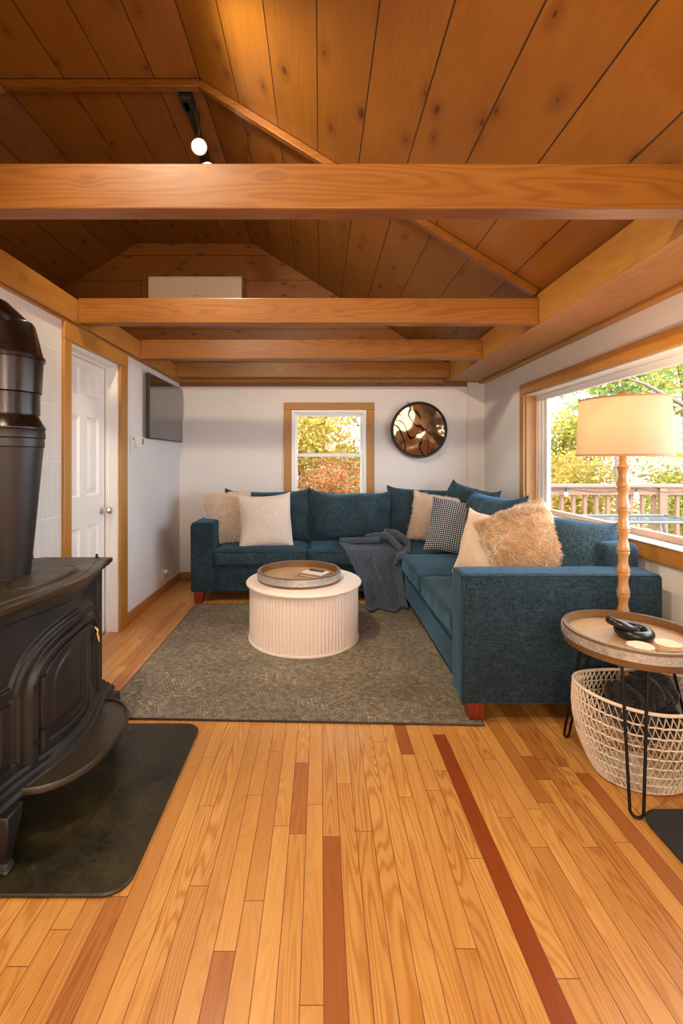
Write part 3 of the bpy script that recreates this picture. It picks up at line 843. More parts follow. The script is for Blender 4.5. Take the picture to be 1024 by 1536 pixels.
def barrel_tray(name, loc, R, hgt, label, nriv, woodlow=0.017):
    t = empty(name, loc); tag(t, label, 'tray')
    # wooden wall with slight flare to the middle
    MB().lathe([(R - 0.022, 0.012), (R - 0.022, hgt), (R - 0.004, hgt), (R, hgt * 0.5), (R - 0.002, 0.0), (R - 0.022, 0.0), (R - 0.022, 0.012)], seg=96).build('stave_rim', M['stave'], t, smooth=35)
    MB().lathe([(0.0001, 0.02), (R - 0.021, 0.02), (R - 0.021, 0.006), (0.0001, 0.006)], seg=96).build('base', M['barrel'], t, smooth=30)
    h = MB().lathe([(R + 0.0005, woodlow), (R + 0.003, woodlow), (R + 0.001, hgt - 0.006), (R - 0.003, hgt - 0.006)], seg=96).build('hoop', M['galv'], t, smooth=30)
    for k in range(nriv):
        a = 2 * PI * k / nriv + 0.13
        zc = (woodlow + hgt) / 2
        mb = MB(); mb.lathe([(0.0, 0.003), (0.003, 0.0022), (0.0045, 0)], (0, 0, 0), 8, axis='X')
        o = mb.build('rivet', M['galv'], h, smooth=60)
        o.location = ((R + 0.002) * math.cos(a), (R + 0.002) * math.sin(a), zc); o.rotation_euler = (0, 0, a)
    return t
barrel_tray('barrel_tray', (-0.155, 3.425, 0.4205), 0.308, 0.068, 'round oak barrel head tray with galvanised hoop on the coffee table', 30)
# faded stencil on the tray
mb = MB()
rnd = random.Random(3)
for k in range(26):
    a = rnd.uniform(0, 2 * PI); rr = rnd.uniform(0.01, 0.05)
    x, y = rr * 1.3 * math.cos(a), rr * math.sin(a)
    mb.box(x - 0.007, x + 0.007, y - 0.0022, y + 0.0022, 0.0, 0.0006)
st = mb.build('stencil', M['stave'], bpy.data.objects['barrel_tray']); st.location = (0.02, -0.03, 0.0201)
# books on the tray
def book(x, y, z, w, d, h, rz, cover, label, cat='book'):
    b = empty('notebook' if cat == 'notebook' else 'book', (x, y, z), rz); tag(b, label, cat)
    MB().box(-w / 2, w / 2, -d / 2, d / 2, 0, 0.0025).box(-w / 2, w / 2, -d / 2, d / 2, h - 0.0025, h).box(-w / 2, -w / 2 + 0.003, -d / 2, d / 2, 0, h).build('cover', cover, b, bevel=0.0008)
    MB().box(-w / 2 + 0.003, w / 2 - 0.003, -d / 2 + 0.003, d / 2 - 0.003, 0.0025, h - 0.0025).build('pages', M['bookwhite'], b)
    return b
book(-0.035, 3.42, 0.441, 0.20, 0.15, 0.018, math.radians(-32), M['bookred'], 'red edged book under the white notebook on the round tray')
book(-0.035, 3.42, 0.4595, 0.175, 0.13, 0.009, math.radians(-34), M['bookwhite'], 'small white notebook lying on the red edged book on the tray', 'notebook')
o = MB().box(-0.06, 0.06, -0.018, 0.018, 0, 0.009).build('remote_control', M['bookdark'], bevel=0.003)
o.location = (-0.025, 3.445, 0.469); o.rotation_euler = (0, 0, math.radians(-34)); tag(o, 'slim black remote control on the white notebook', 'remote control')

# ------------------------------------------------------------------ sofa
sofa = empty('sectional_sofa', (0.4, 4.4, 0.0)); tag(sofa, 'blue upholstered corner sectional sofa along the back and right walls', 'sofa'); bpy.context.view_layer.update()
def wr(x, y, z, a=0.004, s=6.0):
    return a * noise.noise(Vector((x * s, y * s, z * s)))
def soft(hx, hy, hz, r, c, name, bul=(0, 0, 0), m=8, rot=None, seed=0.0, wrk=0.004, par=sofa, mat='sofa', sag=0.0, pinch=0.0):
    def df(x, y, z):
        u, v, w = x / hx, y / hy, z / hz
        x2 = x * (1 + 0) + bul[0] * (1 if x > 0 else -1) * max(0, 1 - v * v) * max(0, 1 - w * w) * abs(u) ** 2
        y2 = y + bul[1] * (1 if y > 0 else -1) * max(0, 1 - u * u) * max(0, 1 - w * w) * abs(v) ** 2
        z2 = z + bul[2] * (1 if z > 0 else -1) * max(0, 1 - u ** 4) * max(0, 1 - v ** 4) * abs(w) ** 2
        if sag and z > 0: z2 -= sag * max(0, 1 - u * u)
        if pinch:
            k = 1 - pinch * max(0, w) ** 3
            y2 *= k
        d = wr(x + seed, y, z, wrk, 7) + wr(x + seed, y, z, wrk * 0.5, 18)
        l = math.sqrt(x * x + y * y + z * z) + 1e-6
        return (x2 + d * x / l * 2, y2 + d * y / l * 2, z2 + d * z / l * 2)
    o = rbox(hx, hy, hz, r, m, df).build(name, M[mat], None, smooth=60)
    o.location = c
    if rot: o.rotation_euler = rot
    bpy.context.view_layer.update()
    if par: local(o, par)
    return o
def sbox(x0, x1, y0, y1, z0, z1, name, r=0.02, **kw):
    return soft((x1 - x0) / 2, (y1 - y0) / 2, (z1 - z0) / 2, r, ((x0 + x1) / 2, (y0 + y1) / 2, (z0 + z1) / 2), name, **kw)
# frames
sbox(-1.13, 1.68, 4.19, 4.94, 0.10, 0.345, 'base', 0.012, wrk=0.001)
sbox(0.745, 1.68, 2.42, 4.22, 0.10, 0.345, 'base', 0.012, wrk=0.001)
# arms
sbox(-1.175, -0.968, 4.15, 4.95, 0.095, 0.735, 'arm', 0.035, wrk=0.0015, bul=(0.0, 0.004, 0.0))
sbox(0.70, 1.688, 2.262, 2.452, 0.095, 0.735, 'arm', 0.022, wrk=0.0015, bul=(0, 0.006, 0.003))
# backs
sbox(-1.0, 1.70, 4.76, 4.96, 0.10, 0.86, 'back_frame', 0.04, wrk=0.0015)
sbox(1.50, 1.705, 2.44, 4.95, 0.10, 0.855, 'back_frame', 0.04, wrk=0.0015)
# seat cushions
def seat(x0, x1, y0, y1, seed, names=('seat_cushion',)):
    g = 0.004
    o = sbox(x0 + g, x1 - g, y0 + g, y1 - g, 0.345, 0.482, 'seat_cushion', 0.032, bul=(0.004, 0.006, 0.024), wrk=0.007, seed=seed, m=10, mat='sofacushion')
    hx, hy, r = (x1 - x0) / 2 - g, (y1 - y0) / 2 - g, 0.03
    for zz_ in (0.055, -0.052):
        pts = []
        for cxx, cyy, a0 in ((hx - r, hy - r, 0), (-hx + r, hy - r, PI / 2), (-hx + r, -hy + r, PI), (hx - r, -hy + r, 1.5 * PI)):
            for k in range(6):
                a = a0 + PI / 2 * k / 5
                pts.append((cxx + (r + 0.001) * math.cos(a), cyy + (r + 0.001) * math.sin(a), zz_ + 0.003 * math.sin(cxx * 9 + k)))
        MB().tube(pts, 0.0055, 6, closed=True).build('piping', M['piping'], o, smooth=70)
    return o
seat(-0.968, -0.115, 4.15, 4.76, 1.0)
seat(-0.115, 0.745, 4.15, 4.76, 5.0)
seat(0.745, 1.50, 4.0, 4.76, 9.0)
seat(0.70, 1.50, 3.25, 4.0, 13.0)
seat(0.70, 1.50, 2.455, 3.25, 17.0)
# legs
def leg(x, y):
    t_ = 0.036; z0 = 0.010 if (x < 1 and y < 3) else 0.0
    b = MB(); b.loft([[(x - t_, y - t_, z0), (x + t_, y - t_, z0), (x + t_, y + t_, z0), (x - t_, y + t_, z0)], [(x - t_ - .008, y - t_ - .008, 0.105), (x + t_ + .008, y - t_ - .008, 0.105), (x + t_ + .008, y + t_ + .008, 0.105), (x - t_ - .008, y + t_ + .008, 0.105)]])
    local(b.build('leg', M['sofaleg'], bevel=0.004), sofa)
for x, y in ((-1.10, 4.20), (-1.10, 4.88), (0.775, 2.318), (1.62, 2.32), (1.62, 4.88)): leg(x, y)
# arm front piping
def pipe_loop(pts, r=0.005):
    mb = MB().tube(pts, r, 6, closed=False); local(mb.build('piping', M['piping'], smooth=70), sofa)
pipe_loop([(0.698, 2.272, 0.12), (0.70, 2.268, 0.5), (0.708, 2.266, 0.715), (0.722, 2.266, 0.729), (1.66, 2.266, 0.730), (1.678, 2.268, 0.722), (1.682, 2.27, 0.5), (1.682, 2.272, 0.12)])
pipe_loop([(0.706, 2.262, 0.728), (0.704, 2.35, 0.730), (0.706, 2.45, 0.728)])
pipe_loop([(-1.165, 4.158, 0.12), (-1.167, 4.156, 0.70), (-1.15, 4.155, 0.722), (-1.10, 4.156, 0.73), (-1.01, 4.156, 0.728), (-0.985, 4.156, 0.705), (-0.974, 4.158, 0.6), (-0.972, 4.158, 0.36)])

# pillow builder (local x width, y height, z thickness)
def outline(w, h, u, v, ears, horn, seed):
    x = w / 2 * u * (1 - ears * (1 - v * v)); y = h / 2 * v * (1 - ears * (1 - u * u))
    y += horn * (abs(u) ** 6 - 0.35) * max(0, v) + 0.012 * noise.noise(Vector((u * 1.6 + seed, 2.1, seed))) * abs(v)
    x += 0.012 * noise.noise(Vector((4.2, v * 1.6 + seed, seed))) * abs(u)
    return x, y
def pillow(name, w, h, t, mat, p=2.6, ears=0.06, N=30, wrk=0.006, seed=0.0, sag=0.0, horn=0.0):
    vs = []; fs = []; uvs = []
    for side in (1, -1):
        for j in range(N + 1):
            for i in range(N + 1):
                u = math.sin((2 * i / N - 1) * PI / 2 * 0.98) / math.sin(PI / 2 * 0.98); v = math.sin((2 * j / N - 1) * PI / 2 * 0.98) / math.sin(PI / 2 * 0.98)
                x, y = outline(w, h, u, v, ears, horn, seed)
                tt = t / 2 * (max(0, 1 - abs(u) ** p) * max(0, 1 - abs(v) ** p)) ** 0.5
                q = Vector((x * 6 + seed, y * 6, side * 3 + seed))
                e = (noise.noise(q) * 1.0 + noise.noise(q * 2.7) * 0.5) * wrk * min(1, tt / (t * 0.15 + 1e-6))
                # radial creases from the corners
                y2 = y - sag * max(0, v) * (1 - u * u)
                vs.append((x, y2, side * tt + e)); uvs.append((u * 0.5 + 0.5, v * 0.5 + 0.5))
    n = N + 1; off = n * n
    for j in range(N):
        for i in range(N):
            a = j * n + i
            fs.append((a, a + 1, a + n + 1, a + n)); fs.append((off + a, off + a + n, off + a + n + 1, off + a + 1))
    me = bpy.data.meshes.new(name); me.from_pydata(vs, [], fs); me.update()
    ul = me.uv_layers.new(name='board')
    for lp in me.loops: ul.data[lp.index].uv = uvs[lp.vertex_index]
    bm = bmesh.new(); bm.from_mesh(me); bmesh.ops.remove_doubles(bm, verts=bm.verts, dist=0.0004); bm.to_mesh(me); bm.free()
    o = link(name, me, mat, None, 80)
    return o
def edge_pts(w, h, ears, horn, seed, n=24):
    pts = []
    for k in range(4 * n):
        s_, f = divmod(k, n); f = f / n * 2 - 1
        u, v = ((f, -1), (1, f), (-f, 1), (-1, -f))[s_]
        pts.append((*outline(w, h, u, v, ears, horn, seed), 0))
    return pts
def stand(o, c, yaw=0.0, lean=12.0, roll=0.0, par=None):
    """yaw 0 faces -Y (towards the camera); positive yaw turns the face towards +X"""
    m = Matrix.Translation(c) @ Matrix.Rotation(math.radians(yaw), 4, 'Z') @ Matrix.Rotation(math.radians(90 - lean), 4, 'X') @ Matrix.Rotation(math.radians(roll), 4, 'Z')
    o.matrix_world = m
    bpy.context.view_layer.update()
    if par: local(o, par)
def backcush(w, h, t, c, yaw, lean, roll=0, seed=0.0, sag=0.0, p=3.6, ears=0.045):
    o = pillow('back_cushion', w, h, t, M['sofacushion'], p=p, ears=ears, N=40, wrk=0.020, seed=seed, sag=sag, horn=0.035)
    MB().tube(edge_pts(w, h, ears, 0.035, seed), 0.0055, 6, closed=True).build('piping', M['piping'], o, smooth=70)
    stand(o, c, yaw, lean, roll, sofa)
backcush(0.87, 0.52, 0.24, (-0.53, 4.64, 0.735), 0, 12, 0.6, 2.0)
backcush(0.84, 0.50, 0.26, (0.30, 4.63, 0.735), 0, 13, -1.2, 7.0)
backcush(0.84, 0.54, 0.24, (1.10, 4.66, 0.745), -6, 12, -1.5, 12.0)
backcush(0.62, 0.52, 0.24, (1.42, 4.42, 0.79), -62, 14, -8, 15.0)
# right run back cushions
def sidecush(y0, y1, c, rz, ry, seed):
    o = soft(0.125, (y1 - y0) / 2, 0.25, 0.075, c, 'back_cushion', bul=(0.035, 0.01, 0.01), rot=(0, ry, rz), seed=seed, wrk=0.01, m=10)
    return o
backcush(0.84, 0.56, 0.30, (1.375, 3.70, 0.750), -84, 14, 0, 21.0, p=4)
backcush(0.60, 0.50, 0.30, (1.40, 2.74, 0.730), -42, 18, -6, 27.0, p=3.5)

def throwpillow(name, w, h, t, mat, c, yaw, lean, roll, label, fur=None, nfur=0, furlen=0.02, p=2.4, ears=0.07, seed=0.0, group=None, cat='pillow', trim=None, wrk=0.006):
    o = pillow(name, w, h, t, mat, p=p, ears=ears, seed=seed, wrk=wrk, horn=0.012)
    stand(o, c, yaw, lean, roll)
    tag(o, label, cat, group)
    if fur:
        rr = random.Random(int(seed * 10) + 5)
        me = o.data
        polys = [pp for pp in me.polygons]
        areas = []; tot = 0
        for pp in polys: tot += pp.area; areas.append(tot)
        import bisect
        vs = []; fs = []; cols = []
        for k in range(nfur):
            pp = polys[min(len(polys) - 1, bisect.bisect(areas, rr.random() * tot))]
            vv = [me.vertices[i].co for i in pp.vertices]
            a, b = rr.random(), rr.random()
            if len(vv) == 4: base = vv[0].lerp(vv[1], a).lerp(vv[3].lerp(vv[2], a), b)
            else:
                if a + b > 1: a, b = 1 - a, 1 - b
                base = vv[0] + (vv[1] - vv[0]) * a + (vv[2] - vv[0]) * b
            nrm = pp.normal.copy()
            cl = Vector((noise.noise(base * 22), noise.noise(base * 22 + Vector((9, 3, 1))) - 0.25, noise.noise(base * 22 + Vector((2, 8, 5)))))
            dr = (nrm * 0.75 + cl * 1.5 + Vector((rr.uniform(-1, 1), rr.uniform(-1, 1), rr.uniform(-1, 1))) * 0.35).normalized()
            L = furlen * rr.uniform(0.6, 1.25)
            sd = dr.cross(Vector((rr.uniform(-1, 1), rr.uniform(-1, 1), rr.uniform(-1, 1)))).normalized() * furlen * 0.055
            m_ = base + dr * L * 0.55 ; tip = base + (dr + Vector((0, -0.35, 0))).normalized() * L
            i0 = len(vs)
            vs += [tuple(base - sd), tuple(base + sd), tuple(m_ + sd * 0.8), tuple(m_ - sd * 0.8), tuple(tip)]
            fs += [(i0, i0 + 1, i0 + 2, i0 + 3), (i0 + 3, i0 + 2, i0 + 4)]
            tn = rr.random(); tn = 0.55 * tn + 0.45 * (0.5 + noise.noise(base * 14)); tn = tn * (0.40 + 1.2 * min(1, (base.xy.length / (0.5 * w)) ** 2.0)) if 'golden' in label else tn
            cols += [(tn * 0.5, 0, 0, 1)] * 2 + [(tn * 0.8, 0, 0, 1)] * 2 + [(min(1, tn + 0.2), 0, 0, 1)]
        fm = bpy.data.meshes.new('fur'); fm.from_pydata(vs, [], fs); fm.update()
        ca = fm.color_attributes.new('bd', 'FLOAT_COLOR', 'POINT'); ca.data.foreach_set('color', [q for c_ in cols for q in c_])
        fo = link('fur', fm, fur, o); fo['kind'] = 'stuff'
    if trim:
        MB().tube(edge_pts(w, h, ears, 0.012, seed), 0.004, 6, closed=True).build('piping', trim, o, smooth=70)
    return o
throwpillow('throw_pillow', 0.47, 0.51, 0.16, M['furbase'], (-0.905, 4.50, 0.745), 8, 14, 4, 'shaggy cream fur pillow leaning against the left arm of the sofa', M['fur'], 14000, 0.024, seed=3)
throwpillow('throw_pillow', 0.50, 0.50, 0.17, M['linen'], (-0.515, 4.36, 0.728), 4, 16, 3, 'plain cream linen pillow in front of the cream fur pillow', seed=6, trim=M['linen'])
throwpillow('throw_pillow', 0.54, 0.48, 0.15, M['furbase'], (1.135, 4.44, 0.735), -18, 16, -8, 'oatmeal fur pillow in the sofa corner behind the dotted pillow', M['greyfur'], 12000, 0.018, seed=8)
throwpillow('throw_pillow', 0.48, 0.48, 0.16, M['dots'], (1.16, 3.93, 0.725), -22, 18, -8, 'navy pillow with small white woven dots in the sofa corner', seed=11)
throwpillow('throw_pillow', 0.44, 0.44, 0.22, M['tanlinen'], (1.085, 2.94, 0.725), -52, 14, -8, 'smooth tan pillow between the dotted pillow and the golden fur pillow', seed=14, trim=M['tanlinen'])
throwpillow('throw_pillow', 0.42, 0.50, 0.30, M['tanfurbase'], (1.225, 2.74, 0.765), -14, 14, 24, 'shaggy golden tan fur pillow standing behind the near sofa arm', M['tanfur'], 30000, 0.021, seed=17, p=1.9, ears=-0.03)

# ------------------------------------------------------------------ throw blanket
def throw_blanket():
    # path over cushion edge and down to the rug: (y, z)
    path = [(4.55, 0.512), (4.42, 0.516), (4.28, 0.516), (4.19, 0.512), (4.143, 0.492), (4.128, 0.45), (4.120, 0.38), (4.105, 0.30), (4.08, 0.22), (4.05, 0.13), (4.02, 0.06), (3.985, 0.028), (3.95, 0.026)]
    # resample
    P = [Vector((0, a, b)) for a, b in path]
    ds = [0]
    for a, b in zip(P[:-1], P[1:]): ds.append(ds[-1] + (b - a).length)
    def at(s_):
        s_ *= ds[-1]
        for i in range(len(P) - 1):
            if s_ <= ds[i + 1] + 1e-9:
                return P[i].lerp(P[i + 1], (s_ - ds[i]) / (ds[i + 1] - ds[i]))
        return P[-1]
    NU, NV = 90, 70
    vs = []
    for j in range(NV + 1):
        v = j / NV; p = at(v)
        top = max(0, 1 - v / 0.35); hang = min(1, max(0, (v - 0.33) / 0.4))
        xc = 0.49 + 0.06 * hang; hw = 0.32 - 0.14 * hang ** 0.7 - 0.02 * top
        for i in range(NU + 1):
            u = 2 * i / NU - 1
            x = xc + u * hw + 0.02 * math.sin(v * 7 + 1)
            amp = 0.006 + 0.046 * hang + 0.010 * top
            fold = math.sin(u * 6.0 + 1.6 * math.sin(v * 3)) * 0.75 + math.sin(u * 11 + 2 + v * 2) * 0.25 + noise.noise(Vector((u * 2.5, v * 2.5, 1.7))) * 0.9
            if v < 0.37: y = p.y; z = p.z + amp * (0.7 + fold) + 0.006
            else: y = p.y - amp * (1.0 + fold) * 0.8; z = max(p.z, 0.024 + 0.004 * fold)
            if v > 0.9: z = max(0.022, z + 0.02 * (u * u) )
            vs.append((x, y, z))
    n = NU + 1
    fs = [(j * n + i, j * n + i + 1, (j + 1) * n + i + 1, (j + 1) * n + i) for j in range(NV) for i in range(NU)]
    mb = MB(); mb.add(vs, fs)
    # bunched folds lying on top
    def ribbon(cps, width, tw):
        cps = [Vector(c) for c in cps]; m = 40; b = len(mb.v); W_ = 14
        rows = []
        for k in range(m + 1):
            t_ = k / m * (len(cps) - 1); i = min(int(t_), len(cps) - 2); f = t_ - i
            p0 = cps[max(i - 1, 0)]; p1 = cps[i]; p2 = cps[i + 1]; p3 = cps[min(i + 2, len(cps) - 1)]
            c = 0.5 * ((2 * p1) + (p2 - p0) * f + (2 * p0 - 5 * p1 + 4 * p2 - p3) * f * f + (3 * p1 - p0 - 3 * p2 + p3) * f ** 3)
            a = tw[0] + (tw[1] - tw[0]) * k / m
            for q in range(W_ + 1):
                s_ = (q / W_ - 0.5) * 1.5 * PI
                off = Vector((0.0, math.sin(s_ + a) * width * 0.5, math.cos(s_ + a) * width * 0.42))
                off *= 1 + 0.25 * noise.noise(Vector((k * 0.25, q * 0.4, width * 50)))
                rows.append(tuple(c + off))
        mb.add(rows, [(k * (W_ + 1) + q, (k + 1) * (W_ + 1) + q, (k + 1) * (W_ + 1) + q + 1, k * (W_ + 1) + q + 1) for k in range(m) for q in range(W_)])
    ribbon([(0.18, 4.30, 0.535), (0.30, 4.27, 0.545), (0.42, 4.25, 0.55), (0.52, 4.22, 0.56), (0.60, 4.30, 0.60), (0.64, 4.33, 0.63)], 0.07, (0, 0.8))
    ribbon([(0.42, 4.34, 0.55), (0.52, 4.30, 0.58), (0.60, 4.22, 0.60), (0.66, 4.16, 0.56), (0.72, 4.10, 0.50)], 0.09, (0.5, -0.4))
    ribbon([(0.60, 4.36, 0.60), (0.68, 4.28, 0.60), (0.77, 4.20, 0.56), (0.80, 4.12, 0.51), (0.74, 4.06, 0.47), (0.66, 4.05, 0.42)], 0.11, (0, 0.6))
    o = mb.build('throw_blanket', M['throw'], smooth=80)
    s_ = o.modifiers.new('sol', 'SOLIDIFY'); s_.thickness = 0.007; s_.offset = 1
    ss = o.modifiers.new('sub', 'SUBSURF'); ss.levels = 1; ss.render_levels = 1
    tag(o, 'blue grey knit throw draped over the sofa seat down to the rug', 'blanket')
throw_blanket()

# ------------------------------------------------------------------ side table, tray items
SX, SY = 1.29, 1.906
stb = empty('side_table', (SX, SY, 0)); tag(stb, 'round barrel top side table on black hairpin legs beside the sofa arm', 'side table')
R = 0.256
zt0 = 0.53
MB().lathe([(R - 0.02, zt0), (R - 0.02, zt0 + 0.07), (R - 0.003, zt0 + 0.07), (R + 0.002, zt0 + 0.035), (R - 0.006, zt0), (R - 0.02, zt0)], seg=96).build('stave_rim', M['stave'], stb, smooth=35)
MB().lathe([(0.0001, zt0 + 0.036), (R - 0.019, zt0 + 0.036), (R - 0.019, zt0 + 0.012), (0.0001, zt0 + 0.012)], seg=96).build('table_top', M['barrel'], stb, smooth=30)
hoop = MB().lathe([(R - 0.003, zt0 + 0.028), (R + 0.003, zt0 + 0.028), (R + 0.003, zt0 + 0.060), (R - 0.003, zt0 + 0.060)], seg=96).build('hoop', M['galv'], stb, smooth=30)
for k in range(22):
    a = 2 * PI * k / 22
    o = MB().lathe([(0.0, 0.003), (0.003, 0.0022), (0.0045, 0)], (0, 0, 0), 8, axis='X').build('rivet', M['galv'], hoop, smooth=60)
    o.location = ((R + 0.004) * math.cos(a), (R + 0.004) * math.sin(a), zt0 + 0.04); o.rotation_euler = (0, 0, a)
for ang in (239, 119, 359):
    a = math.radians(ang); d = Vector((math.cos(a), math.sin(a), 0)); s_ = Vector((-math.sin(a), math.cos(a), 0))
    top = zt0 + 0.012
    def P(rad, lat, z): return d * rad + s_ * lat + Vector((0, 0, z))
    pts = [P(0.17, 0.042, top), P(0.275, 0.022, 0.06)]
    for k in range(1, 8):
        b = PI * k / 8
        pts.append(P(0.281, 0.022 * math.cos(b), 0.035 - 0.029 * math.sin(b)))
    pts += [P(0.275, -0.022, 0.06), P(0.17, -0.042, top)]
    MB().tube(pts, 0.0055, 10).build('leg', M['black'], stb, smooth=60)
    
def torus(mb, R_, r_, rot, c, sx=1.0, n=40):
    pts = [rot @ Vector((R_ * sx * math.cos(2 * PI * k / n), R_ * math.sin(2 * PI * k / n), 0)) + Vector(c) for k in range(n)]
    mb.tube(pts, r_, 14, closed=True)
zt = zt0 + 0.036
kn = empty('knot_ornament', (1.285, 1.905, zt)); tag(kn, 'black ceramic knot of two linked rings on the side table', 'ornament')
mb = MB(); torus(mb, 0.052, 0.0205, Matrix.Rotation(math.radians(4), 3, 'X'), (0.014, 0.0, 0.024)); mb.build('ring', M['knot'], kn, smooth=80)
La = Vector((0.93, -0.10, -0.38)).normalized(); Va = Vector((0.55, 0.78, -0.30)); Na = La.cross(Va).normalized(); Wa = Na.cross(La)
mb = MB(); torus(mb, 0.034, 0.0165, Matrix((La, Wa, Na)).transposed(), (-0.030, 0.004, 0.047), 1.5); mb.build('link', M['knot'], kn, smooth=80)
def coaster(x, y, z, r, label, seed):
    rr = random.Random(seed); ph = rr.random() * 6
    def md(r_, z_, a, i): return r_ * (1 + 0.03 * math.sin(a * 3 + ph) + 0.02 * math.sin(a * 7 + ph))
    o = MB().lathe([(0.0001, 0), (r, 0), (r * 1.01, 0.004), (r, 0.009), (0.0001, 0.009)], seg=40, mod=md).build('wood_coaster', M['slice'], smooth=30)
    o.location = (x, y, z); tag(o, label, 'coaster', 'wooden slice coasters on the side table')
coaster(1.235, 1.775, zt, 0.048, 'lower pale wood slice coaster beside the black knot', 1)
coaster(1.238, 1.778, zt + 0.0092, 0.046, 'pale wood slice coaster topmost of the stack nearest the black knot', 2)
coaster(1.345, 1.775, zt, 0.048, 'bottom pale wood slice coaster of the stack at the right edge', 3)
coaster(1.345, 1.775, zt + 0.0092, 0.047, 'middle pale wood slice coaster of the stack at the right edge', 4)
coaster(1.343, 1.777, zt + 0.0184, 0.045, 'top pale wood slice coaster of the stack at the right edge', 5)

# ------------------------------------------------------------------ basket with blanket
bk = empty('wicker_basket', (1.325, 1.905, 0)); tag(bk, 'white open weave rope basket on the floor under the side table', 'basket')
BH = 0.36
def brad(z):
    f = z / BH
    f2 = 1 - (1 - f) ** 2.2
    return (0.170 + 0.088 * f2 + 0.012 * math.sin(f * 3), 0.125 + 0.065 * f2 + 0.010 * math.sin(f * 3))
def bp(a, z, off=0.0):
    ax, ay = brad(z)
    dip = 0.012 * math.cos(2 * a) * (z / BH)
    yo = -0.006 * (z / BH)
    return ((ax + off) * math.cos(a), (ay + off) * math.sin(a) + yo, z + dip)
rows = 8
zs_ = [0.012 + (BH - 0.02) * k / rows for k in range(rows + 1)]
mb = MB()
for k, z in enumerate(zs_[:-1]):
    mb.tube([bp(2 * PI * i / 90, z + 0.002 * math.sin(i * 2.3)) for i in range(90)], 0.0038, 6, closed=True)
NZ = 66
for k in range(rows):
    pts = []
    for i in range(NZ):
        a = 2 * PI * (i + (0.5 if k % 2 else 0)) / NZ
        pts.append(bp(a, zs_[k] + 0.002, 0.002)); pts.append(bp(a + 2 * PI * 0.30 / NZ, zs_[k + 1] - 0.002, 0.002))
    # densify keep straight
    mb.tube(pts, 0.0038, 5, closed=True, up=(0, 0, 1))
mb.build('weave', M['rope'], bk, smooth=70)
mb = MB(); mb.tube([bp(2 * PI * i / 96, BH) for i in range(96)], 0.007, 8, closed=True); mb.build('rim', M['rope'], bk, smooth=70)
mb = MB(); mb.loft([[bp(2 * PI * i / 60, 0.004) for i in range(60)], [bp(2 * PI * i / 60, 0.014) for i in range(60)]]); mb.build('base', M['rope'], bk)
mb = MB()
def bl(x, y, z):
    d = 0.02 * noise.noise(Vector((x * 12, y * 12, z * 12))) + 0.012 * math.sin(x * 50 + 6 * y)
    l = math.sqrt(x * x + y * y + z * z) + 1e-6
    return (x + d * x / l, y + d * y / l, z + d * 1.3)
o = rbox(0.130, 0.105, 0.10, 0.085, 12, bl).build('folded_blanket', M['darkknit'], smooth=80)
# three stacked folds in one mesh
mb2 = MB()
for (cx_, cy_, cz_, sc_, rz_) in ((0, 0, 0, 1.0, 0.0), (0.03, 0.005, 0.075, 0.70, 0.4), (-0.045, -0.01, 0.055, 0.6, -0.3)):
    rm = Matrix.Rotation(rz_, 3, 'Z')
    vv = [rm @ Vector(v.co) * sc_ + Vector((cx_, cy_, cz_)) for v in o.data.vertices]
    mb2.add(vv, [tuple(p_.vertices) for p_ in o.data.polygons])
bpy.data.objects.remove(o)
o = mb2.build('folded_blanket', M['darkknit'], smooth=80); o.location = (1.345, 1.905, 0.262)
tag(o, 'dark charcoal chunky knit blanket stuffed in the white basket', 'blanket')

# ------------------------------------------------------------------ floor lamp
LX, LY = 1.452, 2.205
lp = empty('floor_lamp', (LX, LY, 0)); tag(lp, 'floor lamp with turned wooden pole and lit cream drum shade', 'floor lamp')
MB().lathe([(0.0001, 0.0), (0.125, 0.0), (0.13, 0.008), (0.12, 0.02), (0.05, 0.03), (0.022, 0.045), (0.018, 0.06), (0.0001, 0.06)], seg=48).build('base', M['lampwood'], lp, smooth=50)
prof = [(0.016, 0.05)]
seglen = 0.1025; z = 1.272
segs = []
while z > 0.08:
    segs.append(z); z -= seglen
for z in segs[::-1]:
    b = z - seglen
    for f, r_ in ((0.02, 0.023), (0.05, 0.0275), (0.12, 0.0285), (0.3, 0.0245), (0.55, 0.0195), (0.78, 0.0215), (0.92, 0.027), (0.97, 0.0275), (1.0, 0.023)):
        prof.append((r_, b + seglen * f))
prof = [q for q in prof if q[1] > 0.05]
prof.insert(0, (0.016, 0.05))
prof += [(0.020, 1.278), (0.017, 1.29), (0.0165, 1.34), (0.0001, 1.34)]
MB().lathe(prof, seg=32).build('pole', M['lampwood'], lp, smooth=45)
ZB_, ZT_ = 1.318, 1.592
sh = MB().lathe([(0.199, ZB_), (0.187, ZT_), (0.1855, ZT_), (0.1975, ZB_)], seg=96).build('lamp_shade', M['shade'], lp, smooth=40)
MB().lathe([(0.1975, ZB_), (0.2005, ZB_), (0.2000, ZB_ + 0.009), (0.1972, ZB_ + 0.009)], seg=96).build('binding', M['shadetrim'], sh, smooth=40)
MB().lathe([(0.1855, ZT_ - 0.007), (0.1886, ZT_ - 0.007), (0.1882, ZT_ + 0.001), (0.1853, ZT_ + 0.001)], seg=96).build('binding', M['shadetrim'], sh, smooth=40)
mb = MB()
for k in range(3):
    a = 2 * PI * k / 3 + 0.4
    mb.tube([(0.004 * math.cos(a), 0.004 * math.sin(a), ZT_ - 0.02), (0.186 * math.cos(a), 0.186 * math.sin(a), ZT_ - 0.004)], 0.002, 6)
mb.build('spider', M['brass'], lp, smooth=60)
MB().lathe([(0.0001, 1.592), (0.012, 1.592), (0.014, 1.606), (0.027, 1.612), (0.022, 1.622), (0.012, 1.630), (0.0001, 1.634)], seg=24).build('finial', M['lampwood'], lp, smooth=60)
